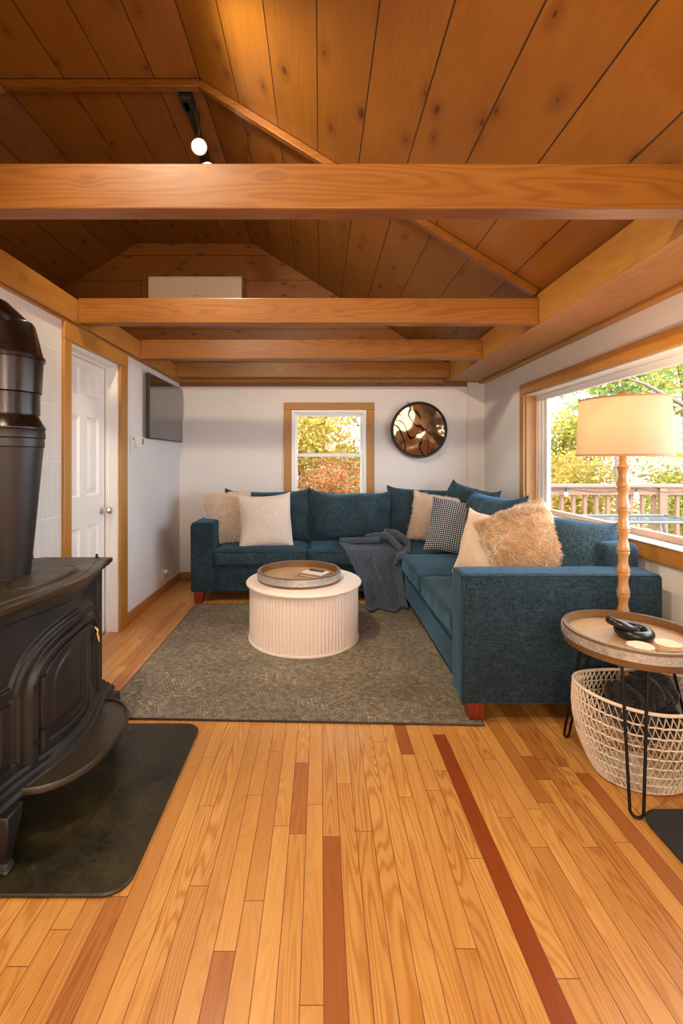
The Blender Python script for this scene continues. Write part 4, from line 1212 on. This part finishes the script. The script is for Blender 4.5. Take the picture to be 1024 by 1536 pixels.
MB().lathe([(0.0001, 1.585), (0.005, 1.58), (0.005, 1.50), (0.0001, 1.50)], seg=12).build('harp_stem', M['brass'], lp, smooth=60)
MB().lathe([(0.0001, 1.33), (0.014, 1.335), (0.018, 1.37), (0.03, 1.42), (0.028, 1.445), (0.015, 1.462), (0.0001, 1.466)], seg=24).build('bulb', M['bulb'], lp, smooth=60)
L = bpy.data.lights.new('lamp_bulb', 'POINT'); L.energy = 6; L.color = (1.0, 0.66, 0.40); L.shadow_soft_size = 0.035
lo = bpy.data.objects.new('lamp_bulb_light', L); COL.objects.link(lo); lo.parent = lp; lo.location = (0, 0, 1.52)

# ------------------------------------------------------------------ boot tray at right edge
def rrect(x0, x1, y0, y1, r, n=8):
    pts = []
    for cx_, cy_, a0 in ((x1 - r, y1 - r, 0), (x0 + r, y1 - r, PI / 2), (x0 + r, y0 + r, PI), (x1 - r, y0 + r, 1.5 * PI)):
        for k in range(n + 1):
            a = a0 + PI / 2 * k / n; pts.append((cx_ + r * math.cos(a), cy_ + r * math.sin(a)))
    return pts
mb = MB(); l0 = rrect(1.165, 1.70, 0.95, 1.69, 0.07); l1 = rrect(1.16, 1.705, 0.945, 1.695, 0.075); l2 = rrect(1.172, 1.693, 0.957, 1.683, 0.065); l3 = rrect(1.182, 1.683, 0.967, 1.673, 0.06)
mb.loft([[(x, y, 0.001) for x, y in l0], [(x, y, 0.014) for x, y in l1], [(x, y, 0.014) for x, y in l2], [(x, y, 0.006) for x, y in l3]])
tag(mb.build('boot_tray', M['blackmatte'], smooth=40), 'black rounded floor tray at the right edge of the floor', 'tray')

# ------------------------------------------------------------------ hearth pad
mb = MB(); mb.prism(rrect(-1.50, -0.578, 1.362, 2.252, 0.075), 0.001, 0.013)
tag(mb.build('hearth_pad', M['pad'], bevel=0.004), 'dark scuffed hearth pad on the floor under the wood stove', 'hearth pad')

# ------------------------------------------------------------------ wood stove
stv = empty('wood_stove', (-1.2, 1.83, 0.013)); tag(stv, 'dark cast iron wood stove with arched doors on the hearth pad', 'stove'); bpy.context.view_layer.update()
YA, YZ = 1.455, 2.205; YM = (YA + YZ) / 2; HWY = (YZ - YA) / 2
def xf(y):
    t = max(-1, min(1, (y - YM) / HWY))
    return -1.045 + 0.075 * (0.5 + 0.5 * math.cos(t * PI)) ** 0.9
def foot(off, z, back=-1.40):
    pts = []
    n = 40
    for i in range(n + 1):
        y = YA + (YZ - YA) * i / n
        pts.append((xf(y) + off, YM + (y - YM) * (HWY + off) / HWY, z))
    pts += [(back + 0.06, YZ + off, z), (back - off, YZ - 0.07, z), (back - off, YA + 0.07, z), (back + 0.06, YA - off, z)]
    return pts
# body core
local(MB().loft([foot(-0.012, 0.2), foot(-0.012, 0.79)]).build('body', M['iron'], smooth=30), stv)
# front heightfield
yc, w_, zs0, hh = 1.868, 0.228, 0.45, 0.17
def met(y, z):
    a = abs(y - yc) / w_
    if z < zs0: return a
    return (a ** 2.3 + ((z - zs0) / hh) ** 2.3) ** (1 / 2.3)
def sm(x, a, b):
    t = max(0, min(1, (x - a) / (b - a))); return t * t * (3 - 2 * t)
def fdepth(y, z):
    m = met(y, z); d = 0
    d += 0.018 * (sm(m, 1.02, 1.07) - sm(m, 1.16, 1.24))            # arch moulding
    d += 0.008 * (sm(m, 1.28, 1.33) - sm(m, 1.38, 1.44))
    if m < 1.0: d -= 0.012 * (1 - sm(m, 0.97, 1.0))
    # inset corner panels
    if m > 1.46:
        e = min(y - (YA + 0.03), (YZ - 0.03) - y, z - 0.53, 0.755 - z, (m - 1.46) * 0.17)
        if e > 0: d -= 0.010 * sm(e, 0, 0.010)
    e = min((yc - w_ * 1.33) - y, y - (YA + 0.03), z - 0.27, 0.50 - z)
    if e > 0: d += -0.010 * sm(e, 0, 0.006) + 0.007 * sm(e, 0.018, 0.024)
    e = min(y - (yc + w_ * 1.33), (YZ - 0.025) - y, z - 0.27, 0.50 - z)
    if e > 0: d += -0.008 * sm(e, 0, 0.006)
    return d
def field(name, ys, zs, fn, keep, base, mat, thick=None):
    n = len(ys); vs = [(xf(y) + base + fn(y, z), y, z) for z in zs for y in ys]; fs = []
    for i in range(len(zs) - 1):
        for j in range(n - 1):
            if keep(0.5 * (ys[j] + ys[j + 1]), 0.5 * (zs[i] + zs[i + 1])):
                fs.append((i * n + j, i * n + j + 1, (i + 1) * n + j + 1, (i + 1) * n + j))
    used = sorted({i for f in fs for i in f}); mp = {a: b for b, a in enumerate(used)}
    mb = MB(); mb.add([vs[i] for i in used], [tuple(mp[i] for i in f) for f in fs])
    o = mb.build(name, mat, smooth=35)
    if thick:
        m_ = o.modifiers.new('s', 'SOLIDIFY'); m_.thickness = thick; m_.offset = -1
    return local(o, stv)
def lin(a, b, n): return [a + (b - a) * i / n for i in range(n + 1)]
field('front_plate', lin(YA, YZ, 400), lin(0.2, 0.79, 320), fdepth, lambda y, z: True, 0.0, M['iron'])
ysplit = 1.935
def snap_keep(lo, hi):
    return lambda y, z: lo < y < hi and met(y, z) < 0.985 and z > 0.245
def ddoor(lo, hi):
    def f(y, z):
        m = met(y, z)
        e = min(y - lo, hi - y, z - 0.245, (0.985 - m) * w_ )
        d = 0.016 * sm(e, -0.002, 0.008)
        d -= 0.006 * sm(e, 0.030, 0.036) * 1.0
        e2 = min(y - lo - 0.045, hi - y - 0.045, z - 0.30, (0.80 - m) * w_)
        d -= 0.007 * sm(e2, 0, 0.006); d += 0.005 * sm(e2, 0.02, 0.03)
        return d
    return f
dl_ = field('door', lin(yc - w_, ysplit - 0.002, 200), lin(0.245, 0.625, 240), ddoor(yc - w_, ysplit), snap_keep(yc - w_, ysplit), -0.008, M['iron'], 0.012)
dr_ = field('door', lin(ysplit + 0.002, yc + w_, 100), lin(0.245, 0.625, 240), ddoor(ysplit, yc + w_), snap_keep(ysplit, yc + w_), -0.008, M['iron'], 0.012)
for z in (0.31, 0.50):
    y = yc - w_ - 0.004
    mb = MB(); mb.tube([(xf(y) + 0.022, y, z - 0.032), (xf(y) + 0.022, y, z + 0.032)], 0.011, 12); mb.box(xf(y), xf(y) + 0.018, y - 0.03, y + 0.03, z - 0.012, z + 0.012)
    local(mb.build('hinge', M['iron'], smooth=40), stv)
mb = MB(); y = 1.995; x = xf(y) + 0.012
mb.tube([(x, y, 0.570), (x + 0.014, y, 0.572), (x + 0.020, y, 0.562), (x + 0.018, y + 0.002, 0.548), (x + 0.022, y + 0.002, 0.53), (x + 0.028, y, 0.512)], [0.006, 0.006, 0.006, 0.007, 0.008, 0.004], 12)
local(mb.build('handle', M['brass'], smooth=60), stv)
# top slab
local(MB().loft([foot(-0.006, 0.775), foot(0.010, 0.780), foot(0.014, 0.788), foot(0.022, 0.793), foot(0.030, 0.804), foot(0.034, 0.806), foot(0.036, 0.822), foot(0.030, 0.828), foot(0.0, 0.829), foot(-0.004, 0.831)]).build('top_plate', M['irontop'], smooth=14), stv)
mb = MB()
gx, gy = -1.105, 1.84
def ell(r_, z): return [(gx + 0.088 * r_ * math.cos(2 * PI * k / 64), gy + 0.205 * r_ * math.sin(2 * PI * k / 64), z) for k in range(64)]
mb.loft([ell(1.0, 0.829), ell(1.0, 0.8345), ell(0.985, 0.836), ell(0.93, 0.836), ell(0.92, 0.832), ell(0.86, 0.832), ell(0.85, 0.837), ell(0.2, 0.838)])
local(mb.build('griddle', M['irontop'], smooth=30), stv)
for (x, y) in ((-1.37, 2.19), (-1.075, 2.215)):
    local(MB().lathe([(0.0001, 0.0), (0.010, 0.0), (0.010, 0.004), (0.005, 0.006), (0.005, 0.012), (0.008, 0.015), (0.0, 0.021)], (x, y, 0.829), 12).build('bolt', M['iron'], smooth=50), stv)
# base moulding
local(MB().loft([foot(0.0, 0.250), foot(0.008, 0.244), foot(0.012, 0.232), foot(0.022, 0.226), foot(0.026, 0.214), foot(0.038, 0.205), foot(0.044, 0.19), foot(0.040, 0.178), foot(0.02, 0.17)][::-1]).build('base_moulding', M['iron'], smooth=14), stv)
# ash lip
lip = []
n = 48
outer = []
for k in range(n + 1):
    t = -1 + 2 * k / n
    y = 1.825 + 0.30 * t
    outer.append((-1.0 + 0.195 * max(0, 1 - abs(t) ** 2.6) ** 0.5, y))
mb = MB()
inner = [(-1.03, 2.125), (-1.03, 1.525)]
po = outer + inner
def sc2(p, f): return (-1.0 + (p[0] + 1.0) * f if p[0] > -1.0 else p[0], 1.825 + (p[1] - 1.825) * f)
mb.loft([[(*sc2(p, 0.97), 0.178) for p in po], [(*sc2(p, 1.0), 0.186) for p in po], [(*sc2(p, 1.0), 0.200) for p in po], [(*sc2(p, 0.985), 0.207) for p in po], [(*sc2(p, 0.955), 0.207) for p in po], [(*sc2(p, 0.94), 0.199) for p in po]])
local(mb.build('ash_lip', M['ironlip'], smooth=35), stv)
# legs
def sleg(x, y, sx, sy):
    prof = [(-0.006, 0.190, 0.040), (0.004, 0.15, 0.034), (0.006, 0.11, 0.027), (0.003, 0.07, 0.020), (0.004, 0.035, 0.016), (0.014, 0.022, 0.020), (0.014, 0.013, 0.020)]
    loops = []
    for (o_, z, s_) in prof:
        cx_, cy_ = x + sx * o_, y + sy * o_
        loops.append([(cx_ - s_, cy_ - s_, z), (cx_ + s_, cy_ - s_, z), (cx_ + s_, cy_ + s_, z), (cx_ - s_, cy_ + s_, z)])
    local(MB().loft(loops[::-1]).build('leg', M['iron'], bevel=0.006), stv)
sleg(-1.0, 1.455, 1, -1); sleg(-1.0, 2.185, 1, 1); sleg(-1.36, 1.47, -1, -1); sleg(-1.36, 2.17, -1, 1)

# ---- stove pipe
pp_ = empty('stove_pipe', (-1.255, 1.85, 0.83)); tag(pp_, 'dark metal stove pipe rising from the stove and bending to the wall', 'stove pipe'); bpy.context.view_layer.update()
c = (0, 0, 0)
MB().lathe([(0.078, 0.0), (0.0785, 0.012), (0.080, 0.014), (0.124, 0.52), (0.128, 0.524), (0.128, 0.53), (0.127, 0.555), (0.131, 0.560), (0.131, 0.575), (0.128, 0.590), (0.132, 0.594), (0.132, 0.600)], seg=64).build('lower_pipe', M['pipe'], pp_, smooth=30)
MB().lathe([(0.131, 0.600), (0.108, 0.645), (0.108, 0.650), (0.112, 0.652), (0.112, 0.735), (0.116, 0.738), (0.112, 0.742)], seg=64).build('collar', M['pipetop'], pp_, smooth=30)
MB().lathe([(0.112, 0.74), (0.118, 0.74), (0.124, 0.87), (0.131, 0.872), (0.131, 0.885), (0.124, 0.888)], seg=64).build('upper_pipe', M['pipetop'], pp_, smooth=30)
# elbow of four gores turning towards the wall
mb = MB(); cen = Vector((-0.13, 0, 0.885)); RR = 0.13
loops = []
for k in range(4):
    a = math.radians((0, 33, 64, 90)[k])
    ctr = cen + Vector((RR * math.cos(a) , 0, RR * math.sin(a)))
    ax = Vector((math.cos(a), 0, math.sin(a)))
    rr_ = 0.124 - 0.002 * k
    for (e_, q_) in ((rr_ + 0.005, -0.006), (rr_ + 0.005, 0.002), (rr_, 0.004)):
        t_ = Vector((-math.sin(a), 0, math.cos(a)))
        loops.append([tuple(ctr + t_ * q_ + ax * e_ * math.cos(2 * PI * j / 48) + Vector((0, 1, 0)) * e_ * math.sin(2 * PI * j / 48)) for j in range(48)])
mb.loft(loops, cap=False)
mb.build('elbow', M['pipetop'], pp_, smooth=30)

# ------------------------------------------------------------------ outside
def leafmat(name, cols):
    t = NT(name)
    at = t.n('ShaderNodeAttribute', attribute_name='bd')
    cs = t.n('ShaderNodeSeparateColor'); t.l(at.outputs['Color'], cs.inputs[0])
    rp = t.n('ShaderNodeValToRGB'); rp.color_ramp.interpolation = 'LINEAR'
    el = rp.color_ramp.elements
    while len(el) < len(cols): el.new(0.5)
    for i, c_ in enumerate(cols): el[i].position = i / (len(cols) - 1); el[i].color = (*c_, 1)
    t.l(cs.outputs[0], rp.inputs[0])
    df = t.n('ShaderNodeBsdfDiffuse'); tl_ = t.n('ShaderNodeBsdfTranslucent'); mx = t.n('ShaderNodeMixShader'); mx.inputs[0].default_value = 0.45
    t.l(rp.outputs[0], df.inputs[0]); t.l(rp.outputs[0], tl_.inputs[0]); t.l(df.outputs[0], mx.inputs[1]); t.l(tl_.outputs[0], mx.inputs[2]); t.l(mx.outputs[0], t.out.inputs[0])
    return t.m
LY_ = leafmat('yellow leaves', [(0.46, 0.31, 0.05), (0.55, 0.42, 0.12), (0.34, 0.30, 0.06), (0.44, 0.22, 0.04)])
LG_ = leafmat('green leaves', [(0.10, 0.20, 0.05), (0.18, 0.26, 0.06), (0.45, 0.36, 0.08), (0.12, 0.20, 0.08)])
LR_ = leafmat('red leaves', [(0.38, 0.10, 0.05), (0.45, 0.20, 0.07), (0.25, 0.22, 0.08), (0.36, 0.07, 0.04)])
LYG = leafmat('yellow green leaves', [(0.30, 0.34, 0.07), (0.55, 0.44, 0.10), (0.22, 0.30, 0.07), (0.60, 0.36, 0.08)])
M['bark'] = flat('bark', (0.16, 0.12, 0.09), 0.9, bumpscale=20, bs=0.5)
def crown(name, blobs, nleaf, size, mat, par, seed):
    rr = random.Random(seed); vs = []; fs = []; cols = []
    tot = sum(b[1] ** 2 for b in blobs)
    for (cc_, rad) in blobs:
        k = int(nleaf * rad ** 2 / tot)
        for _ in range(k):
            d = Vector((rr.gauss(0, 1), rr.gauss(0, 1), rr.gauss(0, 1))).normalized() * rad * rr.random() ** 0.45
            d.z *= 0.75
            c_ = Vector(cc_) + d
            a = Vector((rr.gauss(0, 1), rr.gauss(0, 1), rr.gauss(0, 1) * 0.6)).normalized(); b = a.orthogonal().normalized()
            b = Matrix.Rotation(rr.uniform(0, 6.28), 3, a) @ b
            n_ = a.cross(b)
            s_ = size * rr.uniform(0.6, 1.3)
            i0 = len(vs)
            vs += [tuple(c_ - a * s_ * 0.6), tuple(c_ + b * s_ * 0.36 + n_ * s_ * 0.1), tuple(c_ + a * s_ * 0.6), tuple(c_ - b * s_ * 0.36 + n_ * s_ * 0.1)]
            fs += [(i0, i0 + 1, i0 + 2), (i0, i0 + 2, i0 + 3)]
            cols += [(rr.random(), 0, 0, 1)] * 4
    me = bpy.data.meshes.new(name); me.from_pydata(vs, [], fs); me.update()
    ca = me.color_attributes.new('bd', 'FLOAT_COLOR', 'POINT'); ca.data.foreach_set('color', [q for c_ in cols for q in c_])
    return link(name, me, mat, par)
BR = None
def tree(loc, h, rad, nleaf, size, mat, label, seed, cat='tree', low=0.35, trunk=0.11, group=None, nb=9):
    rr = random.Random(seed)
    t = empty('tree' if cat == 'tree' else 'bush', loc); tag(t, label, cat, group)
    mb = MB()
    lean = Vector((rr.uniform(-0.1, 0.1), rr.uniform(-0.1, 0.1), 1))
    mb.tube([lean * h * f + Vector((0.05 * math.sin(f * 7), 0.05 * math.cos(f * 5), 0)) for f in (0, 0.2, 0.4, 0.6, 0.8, 0.95)], [trunk * (1 - 0.8 * f) for f in (0, 0.2, 0.4, 0.6, 0.8, 0.95)], 8)
    blobs = []
    for k in range(nb):
        f = low + (1 - low) * (k + 0.5) / nb; a = k * 2.4 + rr.random()
        rr_ = rad * (0.55 + 0.45 * rr.random()) * (1.1 - 0.5 * f)
        e = lean * h * f + Vector((math.cos(a) * rr_, math.sin(a) * rr_, h * 0.08))
        s0 = lean * h * (f - 0.08)
        mb.tube([s0, s0.lerp(e, 0.5) + Vector((0, 0, 0.1)), e], [trunk * 0.4, trunk * 0.25, trunk * 0.08], 6)
        blobs.append((tuple(e), rad * rr.uniform(0.42, 0.6))); blobs.append((tuple(s0.lerp(e, 0.5)), rad * 0.35))
    mb.build('trunk', M['bark'], t, smooth=60)
    crown('foliage', blobs, nleaf, size, mat, t, seed)
    return t
GZ = -0.9
# beyond the back window
tree((-0.3, 10.2, GZ), 5.2, 1.9, 34000, 0.075, LY_, 'yellow maple tree beyond the small back window', 1, low=0.25)
tree((1.8, 11.5, GZ), 5.5, 2.0, 26000, 0.09, LY_, 'second yellow tree farther behind the small back window', 2, low=0.2)
tree((0.25, 8.4, GZ), 1.9, 0.9, 12000, 0.055, LR_, 'low red and orange leaved shrub below the small back window', 3, cat='shrub', low=0.3, trunk=0.03)
tree((-1.6, 9.0, GZ), 2.4, 1.0, 10000, 0.06, LR_, 'orange leaved shrub left of the small back window view', 4, cat='shrub', low=0.3, trunk=0.03)
# beyond the picture window
t5 = tree((4.9, 7.6, GZ), 4.2, 1.1, 2200, 0.095, LG_, 'slim green leaved tree just beyond the deck railing', 5, low=0.62, trunk=0.05)
t12 = tree((7.1, 7.3, GZ), 4.6, 1.0, 1500, 0.11, LYG, 'tree at the right of the window with one long bare branch reaching left', 12, low=0.6, trunk=0.12)
mb = MB(); mb.tube([(0, 0, 2.3), (-0.8, -0.2, 2.65), (-1.6, -0.4, 3.0), (-2.3, -0.5, 3.32), (-2.75, -0.55, 3.45)], [0.06, 0.05, 0.038, 0.025, 0.01], 8)
mb.tube([(-1.6, -0.4, 3.0), (-1.9, -0.5, 2.9), (-2.3, -0.6, 2.95)], [0.025, 0.018, 0.006], 6)
mb.build('branch', M['bark'], t12, smooth=60)
tree((8.4, 10.6, GZ), 6.5, 2.3, 15000, 0.095, LYG, 'large yellow green tree behind the lamp shade outside', 6, low=0.3, trunk=0.16)
tree((6.6, 12.5, GZ), 3.2, 1.8, 11000, 0.085, LYG, 'broad low yellow green tree beyond the middle of the railing', 7, low=0.2)
tree((5.6, 13.8, GZ), 4.8, 1.4, 5500, 0.09, LY_, 'thin yellow tree with airy crown far beyond the railing', 8, low=0.3, trunk=0.05)
tree((11.5, 12.2, GZ), 6.5, 2.4, 14000, 0.10, LYG, 'tall green tree at the far right of the window view', 9, low=0.15, trunk=0.2)
tree((5.2, 10.0, GZ), 2.0, 1.2, 9000, 0.07, LY_, 'low yellow shrub seen through the railing', 10, cat='shrub', low=0.3, trunk=0.03)
tree((7.4, 9.0, GZ), 2.2, 1.4, 12000, 0.07, LYG, 'low green shrub seen through the railing posts', 11, cat='shrub', low=0.3, trunk=0.03)
def groundmat():
    t = NT('leaf litter ground'); o = t.obj()
    n = t.noise(o, 3, 6, 0.7); f = t.noise(o, 26, 4, 0.8)
    c = t.mix(t.rng(n, 0.35, 0.65), (0.14, 0.16, 0.05), (0.24, 0.15, 0.07)); c = t.mix(t.rng(f, 0.45, 0.6), c, (0.32, 0.19, 0.08))
    t.p(col=c, rough=0.95); return t.m
mb = MB()
N_ = 30
vs = [(-30 + 70 * i / N_, 5.2 + 50 * j / N_, GZ + 0.15 * noise.noise(Vector((i * .5, j * .5, 0))) - (0.35 * max(0, (j - 6)) * (1 if i > 13 else 0.0) * 0.15) + (0.9 * max(0, min(1, (j - 4) / 6)) if i < 14 else 0)) for j in range(N_ + 1) for i in range(N_ + 1)]
mb.add(vs, [(j * (N_ + 1) + i, j * (N_ + 1) + i + 1, (j + 1) * (N_ + 1) + i + 1, (j + 1) * (N_ + 1) + i) for j in range(N_) for i in range(N_)])
tag(mb.build('ground', groundmat(), smooth=60), kind='structure')
mb = MB(); mb.box(XR + T, 9.0, -4, 6.25, -0.12, -0.06); tag(mb.build('floor_deck', M['deck']), kind='structure')
# railing
rl = empty('deck_railing', (4.0, 6.0, -0.06)); tag(rl, 'cedar deck railing with square balusters outside the picture window', 'railing'); bpy.context.view_layer.update()
local(MB().box(2.4, 8.6, 5.93, 6.08, 0.945, 0.985).build('top_rail', M['deck'], bevel=0.006), rl)
local(MB().box(2.4, 8.6, 5.985, 6.025, 0.845, 0.944).build('upper_rail', M['deck'], bevel=0.004), rl)
local(MB().box(2.4, 8.6, 5.985, 6.025, 0.06, 0.13).build('lower_rail', M['deck'], bevel=0.004), rl)
for x in (4.44, 6.3, 8.2):
    local(MB().box(x - 0.047, x + 0.047, 5.945, 5.984, -0.06, 0.944).build('post', M['deckZ'], bevel=0.004), rl)
for k in range(40):
    x = 3.02 + 0.1515 * k
    if x > 8.5: break
    local(MB().box(x - 0.02, x + 0.02, 6.026, 6.066, 0.05, 0.944).build('baluster', M['deckZ']), rl)
# string lights on the rail
sl = empty('string_lights', (3.8, 5.92, 0.93)); tag(sl, 'outdoor string lights hung along the deck railing', 'string lights'); bpy.context.view_layer.update()
pts = []
bulbs = [3.16 + 0.905 * k for k in range(6)]
for k in range(61):
    x = 2.7 + 5.5 * k / 60
    ph = ((x - 3.16) / 0.905) % 1
    pts.append((x, 5.915, 0.935 - 0.05 * math.sin(PI * ph)))
local(MB().tube(pts, 0.005, 6).build('cord', M['blackmatte'], smooth=60), sl)
for x in bulbs:
    b_ = local(MB().lathe([(0.0001, 0.0), (0.013, 0.0), (0.014, -0.04), (0.0001, -0.04)], (x, 5.915, 0.93), 12).build('socket', M['blackmatte'], smooth=40), sl)
    MB().lathe([(0.012, -0.04), (0.024, -0.06), (0.024, -0.085), (0.0001, -0.105)], (x, 5.915, 0.93), 12).build('bulb', M['plastic'], b_, smooth=60)
# patio table and bench
M['patio'] = flat('grey patio metal', (0.12, 0.14, 0.15), 0.4, 0.3)
pt = empty('patio_table', (3.6, 4.9, -0.06)); tag(pt, 'grey metal patio table on the deck outside the window', 'table'); bpy.context.view_layer.update()
local(MB().tube([(2.75, 4.7, 0.66), (3.96, 4.7, 0.66), (3.96, 5.3, 0.66), (2.75, 5.3, 0.66)], 0.014, 8, closed=True).build('table_frame', M['patio'], smooth=40), pt)
mb = MB()
for k in range(3): mb.box(2.76, 3.95, 4.84 + 0.15 * k, 4.855 + 0.15 * k, 0.652, 0.664)
local(mb.build('table_slats', M['patio']), pt)
for (x, y, dx_) in ((2.85, 4.75, -0.1), (3.9, 4.75, 0.14), (2.85, 5.25, -0.1), (3.9, 5.25, 0.14)):
    local(MB().tube([(x, y, 0.67), (x + dx_, y, -0.06)], 0.02, 8).build('leg', M['patio'], smooth=40), pt)
bn = empty('patio_bench', (4.2, 4.6, -0.06)); tag(bn, 'reddish wooden bench on the deck at the right of the window', 'bench'); bpy.context.view_layer.update()
local(MB().box(3.55, 5.0, 4.05, 4.4, 0.58, 0.62).build('seat', M['deck'], bevel=0.006), bn)
for x in (3.7, 4.85): local(MB().box(x - 0.03, x + 0.03, 4.1, 4.35, -0.06, 0.58).build('leg', M['deckZ'], bevel=0.004), bn)

# ------------------------------------------------------------------ unseen pendants added behind the camera as warm fill light
def fill_lamp(name, loc, power, r, label, col=(1.0, 0.82, 0.62)):
    t = empty(name, loc); tag(t, label, 'added fill lamp')
    MB().lathe([(0.0001, 0.10), (0.05, 0.10), (0.055, 0.085), (0.09, 0.05), (0.11, 0.0), (0.106, 0.0), (0.086, 0.048), (0.0001, 0.08)], seg=40).build('lamp_shade', M['blackmatte'], t, smooth=50)
    MB().lathe([(0.0001, -0.045), (0.03, -0.035), (0.04, 0.0), (0.025, 0.04), (0.0001, 0.06)], seg=24).build('bulb', M['spotglow'], t, smooth=60)
    MB().tube([(0, 0, 0.1), (0, 0, zr(loc[0]) - loc[2])], 0.004, 6).build('cord', M['blackmatte'], t)
    L = bpy.data.lights.new('fill_bulb', 'POINT'); L.energy = power; L.color = col; L.shadow_soft_size = r
    o = bpy.data.objects.new('fill_bulb', L); COL.objects.link(o); o.parent = t; o.location = (0, 0, -0.07)
fill_lamp('fill_pendant', (0.25, -1.3, 1.72), 120, 0.14, 'unseen black pendant added behind the viewpoint for warm fill light')
fill_lamp('fill_pendant', (-0.9, -1.9, 1.75), 50, 0.12, 'unseen black pendant added at the rear left for warm fill light')

# sun behind the house, lighting the trees only
S = bpy.data.lights.new('sun', 'SUN'); S.energy = 2.2; S.color = (1.0, 0.95, 0.86); S.angle = math.radians(8)
so_ = bpy.data.objects.new('sun', S); COL.objects.link(so_)
so_.rotation_euler = Vector((0.45, 0.62, -0.75)).to_track_quat('-Z', 'Y').to_euler()

# world: bright overcast sky
w = bpy.data.worlds.new('sky'); sc.world = w; w.use_nodes = True
nt = w.node_tree; nt.nodes.clear()
bg = nt.nodes.new('ShaderNodeBackground'); ow = nt.nodes.new('ShaderNodeOutputWorld')
bg.inputs[0].default_value = (0.80, 0.91, 1.0, 1); bg.inputs[1].default_value = 7.2
nt.links.new(bg.outputs[0], ow.inputs[0])

# ------------------------------------------------------------------ camera
cam = bpy.data.cameras.new('camera'); co = bpy.data.objects.new('camera', cam); COL.objects.link(co)
co.location = (0, 0, 1.3); co.rotation_euler = (PI / 2, 0, 0)
cam.sensor_fit = 'AUTO'; cam.sensor_width = 36
cam.lens = 36 * 690 / 1536
cam.shift_x = 32 / 1536; cam.shift_y = -78 / 1536
cam.clip_start = 0.05; cam.clip_end = 200
sc.camera = co
sc.view_settings.view_transform = 'Standard'; sc.view_settings.look = 'None'
sc.view_settings.exposure = 0.42; sc.view_settings.gamma = 1.0; sc.view_settings.use_curve_mapping = False
sc.cycles.use_denoising = True
sc.cycles.max_bounces = 8; sc.cycles.diffuse_bounces = 5; sc.cycles.transparent_max_bounces = 12
sc.cycles.sample_clamp_indirect = 6.0
sc.cycles.caustics_reflective = False; sc.cycles.caustics_refractive = False
